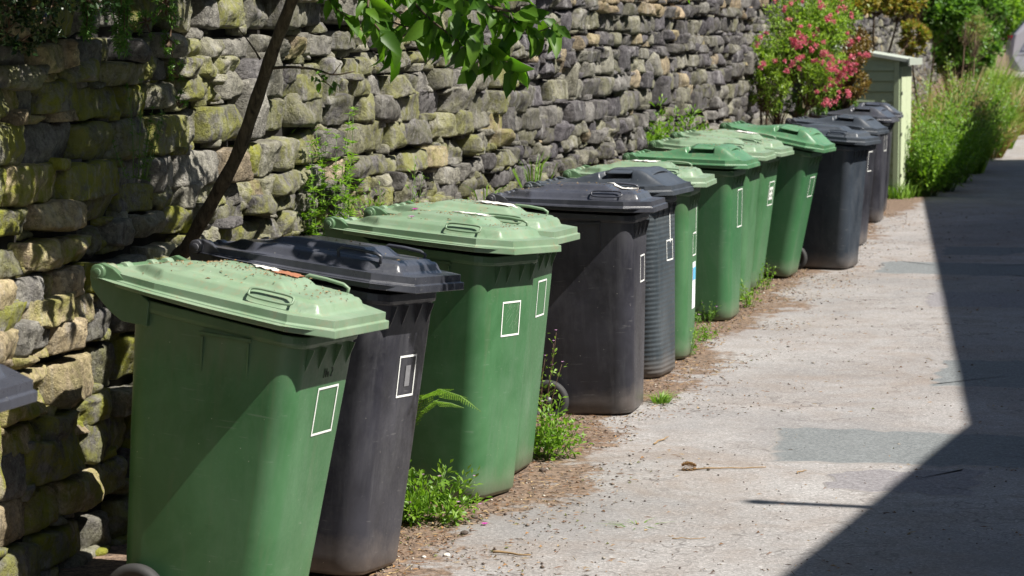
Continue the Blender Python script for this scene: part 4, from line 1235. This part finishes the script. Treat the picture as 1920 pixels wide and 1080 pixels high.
# ------------------------------------------------------------------ building on the right (out of frame) that shades the lane
sdir=Vector((math.cos(SUN_EL)*math.sin(SUN_AZ),math.cos(SUN_EL)*math.cos(SUN_AZ),math.sin(SUN_EL)))
def caster(px,py,h):
    g=on_ground(px,py); t=(h-g.z)/sdir.z; p=g+sdir*t; return Vector((p.x,p.y,h))
M['render']=simple('cream_render',(.50,.46,.38),.85,.1,6)
M['slate']=simple('slate_roof',(.06,.06,.07),.6,.3,8)
M['glass_dark'],_nt=new_mat('dark_window_glass'); out(_nt,principled(_nt,(.02,.025,.03),.08,None,.6))
def house(name,label,A,Bp,he,depth,wins):
    d=(Bp-A); d.z=0; Ln=d.length; ang=math.atan2(d.y,d.x); root=empty(name,(A.x,A.y,0),ang); tag(root,label,'house')
    # local x along facade, local -y away from lane
    w=MB(); w.box((Ln/2,-depth/2-.15,he/2-.1),(Ln-.02,depth,he-.06)); wl=w.build('wall',M['render'],root,fixn=True)
    r_=MB(); r_.prism([(0.0,he-.10),(0.0,he),(-depth/2-.15,he+depth*.33),(-depth-.3,he),(-depth-.3,he-.10)],'x',-.0,Ln); r_.build('roof',M['slate'],root,fixn=True)
    for x in wins:
        f=MB(); f.box((x,-.14,1.9),(1.1,.04,1.3)); fr=f.build('window',M['paint'],root,fixn=True)
        g=MB(); g.box((x,-.115,1.9),(.96,.02,1.16)); g.build('pane',M['glass_dark'],fr,fixn=True)
HE=4.6
cB=caster(1812,795,HE); cG=caster(1729,372,HE); cA=caster(1462,1080,HE)
dBG=(cG-cB).normalized(); far=cB+dBG*((35.8-cB.y)/dBG.y)
dAB=(cB-cA).normalized(); near=cA-dAB*5
house('terrace_house','cream rendered terrace house whose roof edge shades the far lane, right of the frame',cB,far,HE,6,[3,7,12,17,22])
house('cottage','cream rendered cottage whose eave shades the near lane, right of the frame',near,cB+dAB*1.6,HE,5,[1.5,4,7])
pp=caster(1640,951,HE); 
m=MB(); m.tube([(0,0,0),(-.12,-.045,.5)],.035,10); m.tube([(-.118,-.044,.47),(-.124,-.047,.53)],.05,10)
r0=m.build('flue_pipe',M['steel'],None,fixn=True); r0.location=pp+Vector((.02,0,-.05)); tag(r0,'thin metal flue pipe standing on the cottage eave','flue pipe')

# ------------------------------------------------------------------ litter and debris
def scatter():
    q=random.Random(33); m=MB()
    def bit(x,y,kind):
        z=ground_z(x,y)+.002; a=q.uniform(0,6.28); d=Vector((math.cos(a),math.sin(a),q.uniform(-.05,.2))); s=Vector((-math.sin(a),math.cos(a),0))
        p=Vector((x,y,z))
        if kind==0:   # needle / straw
            l=q.uniform(.01,.04); w=.0008; c=q.choice(((.20,.10,.05),(.32,.20,.10),(.10,.06,.04),(.38,.28,.15)))
            m.add([p-s*w,p+s*w,p+d*l+s*w,p+d*l-s*w,p+d*l*.5+Vector((0,0,.003))],[(0,1,4),(1,2,4),(2,3,4),(3,0,4)],c)
        elif kind==1: # grit lump
            r_=q.uniform(.002,.006) if q.random()<.93 else q.uniform(.006,.012); c=q.choice(((.07,.05,.04),(.12,.09,.07),(.18,.14,.11),(.30,.27,.23)) if q.random()<.95 else ((.6,.57,.5),))
            vs=[p+Vector((r_*q.uniform(.7,1.2)*cx,r_*q.uniform(.7,1.2)*cy,r_*q.uniform(.5,1)*cz)) for cx,cy,cz in ((1,0,.2),(0,1,.2),(-1,0,.2),(0,-1,.2),(0,0,1),(0,0,-.3))]
            m.add(vs,[(0,1,4),(1,2,4),(2,3,4),(3,0,4),(1,0,5),(2,1,5),(3,2,5),(0,3,5)],c,0,True)
        else:         # dead leaf scrap
            l=q.uniform(.008,.022); c=q.choice(((.28,.15,.06),(.18,.10,.05),(.36,.26,.14),(.12,.13,.04)))
            up=Vector((0,0,q.uniform(.002,.008)))
            m.add([p,p+d*l*.5+s*l*.3+up,p+d*l,p+d*l*.5-s*l*.3+up*.5],[(0,1,2),(0,2,3)],c)
    for i in range(38000):
        y=7+ (q.random()**1.5)*20; w=wall_x(y); d=.45+abs(q.gauss(0,.45))
        if q.random()<.12: d=.5+q.random()*2.6
        if d>1.5 and q.random()<.35: continue
        if noise.noise(Vector((w+d,y*.8,0))*1.9)<-.15 and d>1.1: continue
        k=q.random(); bit(w+d,y,0 if k<.40 else 1 if k<.84 else 2)
    tag(m.build('ground_litter',M['litter']),'needles, grit and dead leaf scraps strewn along the bins','litter',kind='stuff')
scatter()
# single recognisable bits on the lane
def twig(px,py,L_,ang,r_,label,cone=False,col=(.30,.20,.10),name='twig'):
    p=on_ground(px,py); q=random.Random(px); m=MB(); d=Vector((math.cos(ang),math.sin(ang),0)); pts=[]
    for k in range(7): pts.append(d*L_*(k/6-.5)+Vector((q.uniform(-.006,.006),q.uniform(-.01,.01),r_+.001+q.uniform(0,.004))))
    o=empty(name,p); 
    m.tube(pts,[r_*(1-.08*k) for k in range(7)],6,col); m.build('stalk',M['litter'],o,fixn=True)
    if cone:
        c=MB()
        for k in range(70):
            t=k/70; a=k*2.4; cp=d*L_*(-.5-.0)+d*(.055*t-.05); rr=.013*math.sin(math.pi*(.15+.8*t)); 
            o_=Vector((-d.y,d.x,0))*math.cos(a)*rr+Vector((0,0,1))*(math.sin(a)*rr+.014)
            dd=(o_-Vector((0,0,.014))).normalized()*.7+d*-.5
            sleaf(c,cp+o_,dd,dd.cross(d),.014,.013,0)
        c.c=[(.24,.14,.06)]*len(c.v); c.build('cone',M['litter'],o)
    tag(o,label,name.replace('_',' '))
twig(1370,880,.30,.15,.0035,'brown cone on a twig lying on the sunny lane',True,name='cone_twig')
twig(1240,828,.22,1.2,.004,'pale straight twig on the lane near the lone black bin')
twig(960,1042,.14,-.4,.005,'dark crooked twig in the soil by the bottom edge of the photo')
twig(1503,886,.08,1.0,.003,'small pale bent twig right of the brown cone')
twig(1292,1012,.12,.1,.002,'thin brown stalk lying on the near part of the lane')
for px,py,s_,mt,lab,nm in ((909,985,.016,'magenta','magenta petal dropped on the soil in front of the petal-strewn green bin','fallen_petal'),):
    p=on_ground(px,py); m=MB(); 
    for k in range(6): sleaf(m,Vector((0,0,.004)),Vector((math.cos(k),math.sin(k),.3)),Vector((0,0,1)),s_,s_*.8,.5)
    o=m.build(nm,M[mt]); o.location=p; tag(o,lab,'petal')
def pebble(px,py,r_,c,label):
    p=on_ground(px,py); bm=bmesh.new(); bmesh.ops.create_icosphere(bm,subdivisions=2,radius=r_)
    for v in bm.verts: v.co*= (1+.25*noise.noise(v.co*(1.2/r_)+Vector((px,py,0)))); v.co.z*=.6
    me=bpy.data.meshes.new('stone'); bm.to_mesh(me); bm.free(); me.materials.append(simple('pebble_%d'%px,c,.9,.2,80))
    o=bpy.data.objects.new('loose_stone',me); COL.objects.link(o); o.location=p+Vector((0,0,r_*.4)); tag(o,label,'stone')
pebble(838,1043,.012,(.6,.56,.48),'larger white pebble on the soil at the bottom, by the dappled black bin')
pebble(795,1046,.008,(.55,.52,.46),'smaller white pebble nearest the dappled black bin')
pebble(871,1002,.015,(.06,.045,.035),'dark clod of soil beside the magenta petal')
pebble(890,972,.014,(.07,.05,.04),'dark clod of soil at the foot of the petal-strewn green bin')
pebble(1018,884,.016,(.07,.05,.04),'dark clod of soil at the foot of the paper-topped green bin')

# things lying on lids
def lid_pt(i,x,y,fn=lid_surface_a,dz=.002):
    bpy.context.view_layer.update(); return B[i].matrix_world@Vector((x+OX,y,fn(x,y)+dz))
def lid_scrap(i,x0,x1,y0,y1,mat,label,nm,cat,seed,dz=.004,ragged=.35):
    bpy.context.view_layer.update(); q=random.Random(seed); m=MB(); n=9; vs=[];fs=[]
    for a in range(n+1):
        for b in range(n+1):
            x=x0+(x1-x0)*a/n; y=y0+(y1-y0)*b/n
            if a in(0,n): x+=q.uniform(-1,1)*(x1-x0)*ragged*.5
            if b in(0,n): y+=q.uniform(-1,1)*(y1-y0)*ragged*.5
            vs.append(B[i].matrix_world@Vector((x+OX,y,lid_surface_a(x,y)+dz+q.uniform(0,.004))))
    for a in range(n):
        for b in range(n):
            k=a*(n+1)+b; fs.append((k,k+n+1,k+n+2,k+1))
    m.add(vs,fs,smooth=True); o=m.build(nm,M[mat]); sol=o.modifiers.new('thick','SOLIDIFY'); sol.thickness=.0012; tag(o,label,cat)
lid_scrap(1,-.02,.06,.05,.12,'paper','torn white paper scrap stuck on the nearest green lid','paper_scrap','paper',1)
lid_scrap(1,.06,.14,.03,.11,'red_label','faded red label on top of the nearest green lid','warning_label','label',2,dz=.003,ragged=.12)
lid_scrap(4,.0,.14,-.03,.10,'paper','large torn white paper sheet on the lid of the green bin set behind its neighbour','paper_scrap','paper',3)
lid_scrap(3,.0,.13,.06,.10,'paper','narrow white paper strip on the petal-strewn green lid','paper_scrap','paper',4)
lid_scrap(7,-.05,.08,-.06,.05,'paper','white paper on the stickered green bin lid','paper_scrap','paper',5)
lid_scrap(10,.0,.13,-.03,.08,'paper','white sheet stuck on the numbered green bin lid','paper_scrap','paper',6)
lid_scrap(5,.14,.24,.06,.14,'paper','small pale scraps on the lone black bin lid','paper_scrap','paper',7,ragged=.6)
for n_,(x,y) in enumerate(((-.12,-.05),(-.08,-.16))):
    m=MB()
    for k in range(7): sleaf(m,Vector((0,0,.003)),Vector((math.cos(k),math.sin(k),.4)),Vector((0,0,1)),.016,.013,.5)
    o=m.build('fallen_petal',M['magenta' if n_==0 else 'lilac']); o.location=lid_pt(3,x,y); tag(o,('magenta' if n_==0 else 'pale pink')+' petal lying on the lid of the green bin beside the fern','petal')
def lid_litter():
    bpy.context.view_layer.update(); q=random.Random(3); m=MB()
    for i,n in ((1,230),(3,130),(4,100),(2,40),(5,50),(7,90),(9,90),(10,90),(8,40),(11,40)):
        fn=lid_surface_a if i not in(6,8,11) else lid_surface_b; Mw=B[i].matrix_world
        for k in range(n):
            x=q.uniform(-.30,.30); y=q.gauss(0,.10)
            if abs(y)>.2: continue
            p=Mw@Vector((x+OX,y,fn(x,y)+.002)); a=q.uniform(0,6.28); l=q.uniform(.004,.016); d=Vector((math.cos(a),math.sin(a),0)); s=Vector((-d.y,d.x,0))*.0011
            c=q.choice(((.22,.12,.05),(.30,.20,.10),(.12,.08,.04),(.35,.28,.18)))
            m.add([p-s,p+s,p+d*l+s,p+d*l-s,p+d*l*.5+Vector((0,0,.003))],[(0,1,4),(1,2,4),(2,3,4),(3,0,4)],c)
    tag(m.build('lid_litter',M['litter']),'brown seed husks and needles sprinkled over the bin lids','litter',kind='stuff')
lid_litter()

# ------------------------------------------------------------------ light
w=bpy.data.worlds.new('World'); SC.world=w; w.use_nodes=True; nt=w.node_tree
bg=nt.nodes['Background']; sky=nt.nodes.new('ShaderNodeTexSky'); sky.sky_type='NISHITA'; sky.sun_disc=False
sky.sun_elevation=SUN_EL; sky.sun_rotation=SUN_AZ; nt.links.new(sky.outputs[0],bg.inputs['Color']); bg.inputs['Strength'].default_value=.05
sd=bpy.data.lights.new('sun','SUN'); sd.energy=5.0; sd.angle=R(.53); sd.color=(1,.955,.88)
so=bpy.data.objects.new('sun',sd); COL.objects.link(so); so.rotation_euler=(-sdir).to_track_quat('-Z','Y').to_euler(); so.location=(6,-2,12)
SC.view_settings.view_transform='Standard'; SC.view_settings.look='None'; SC.view_settings.exposure=1.05; SC.view_settings.gamma=1
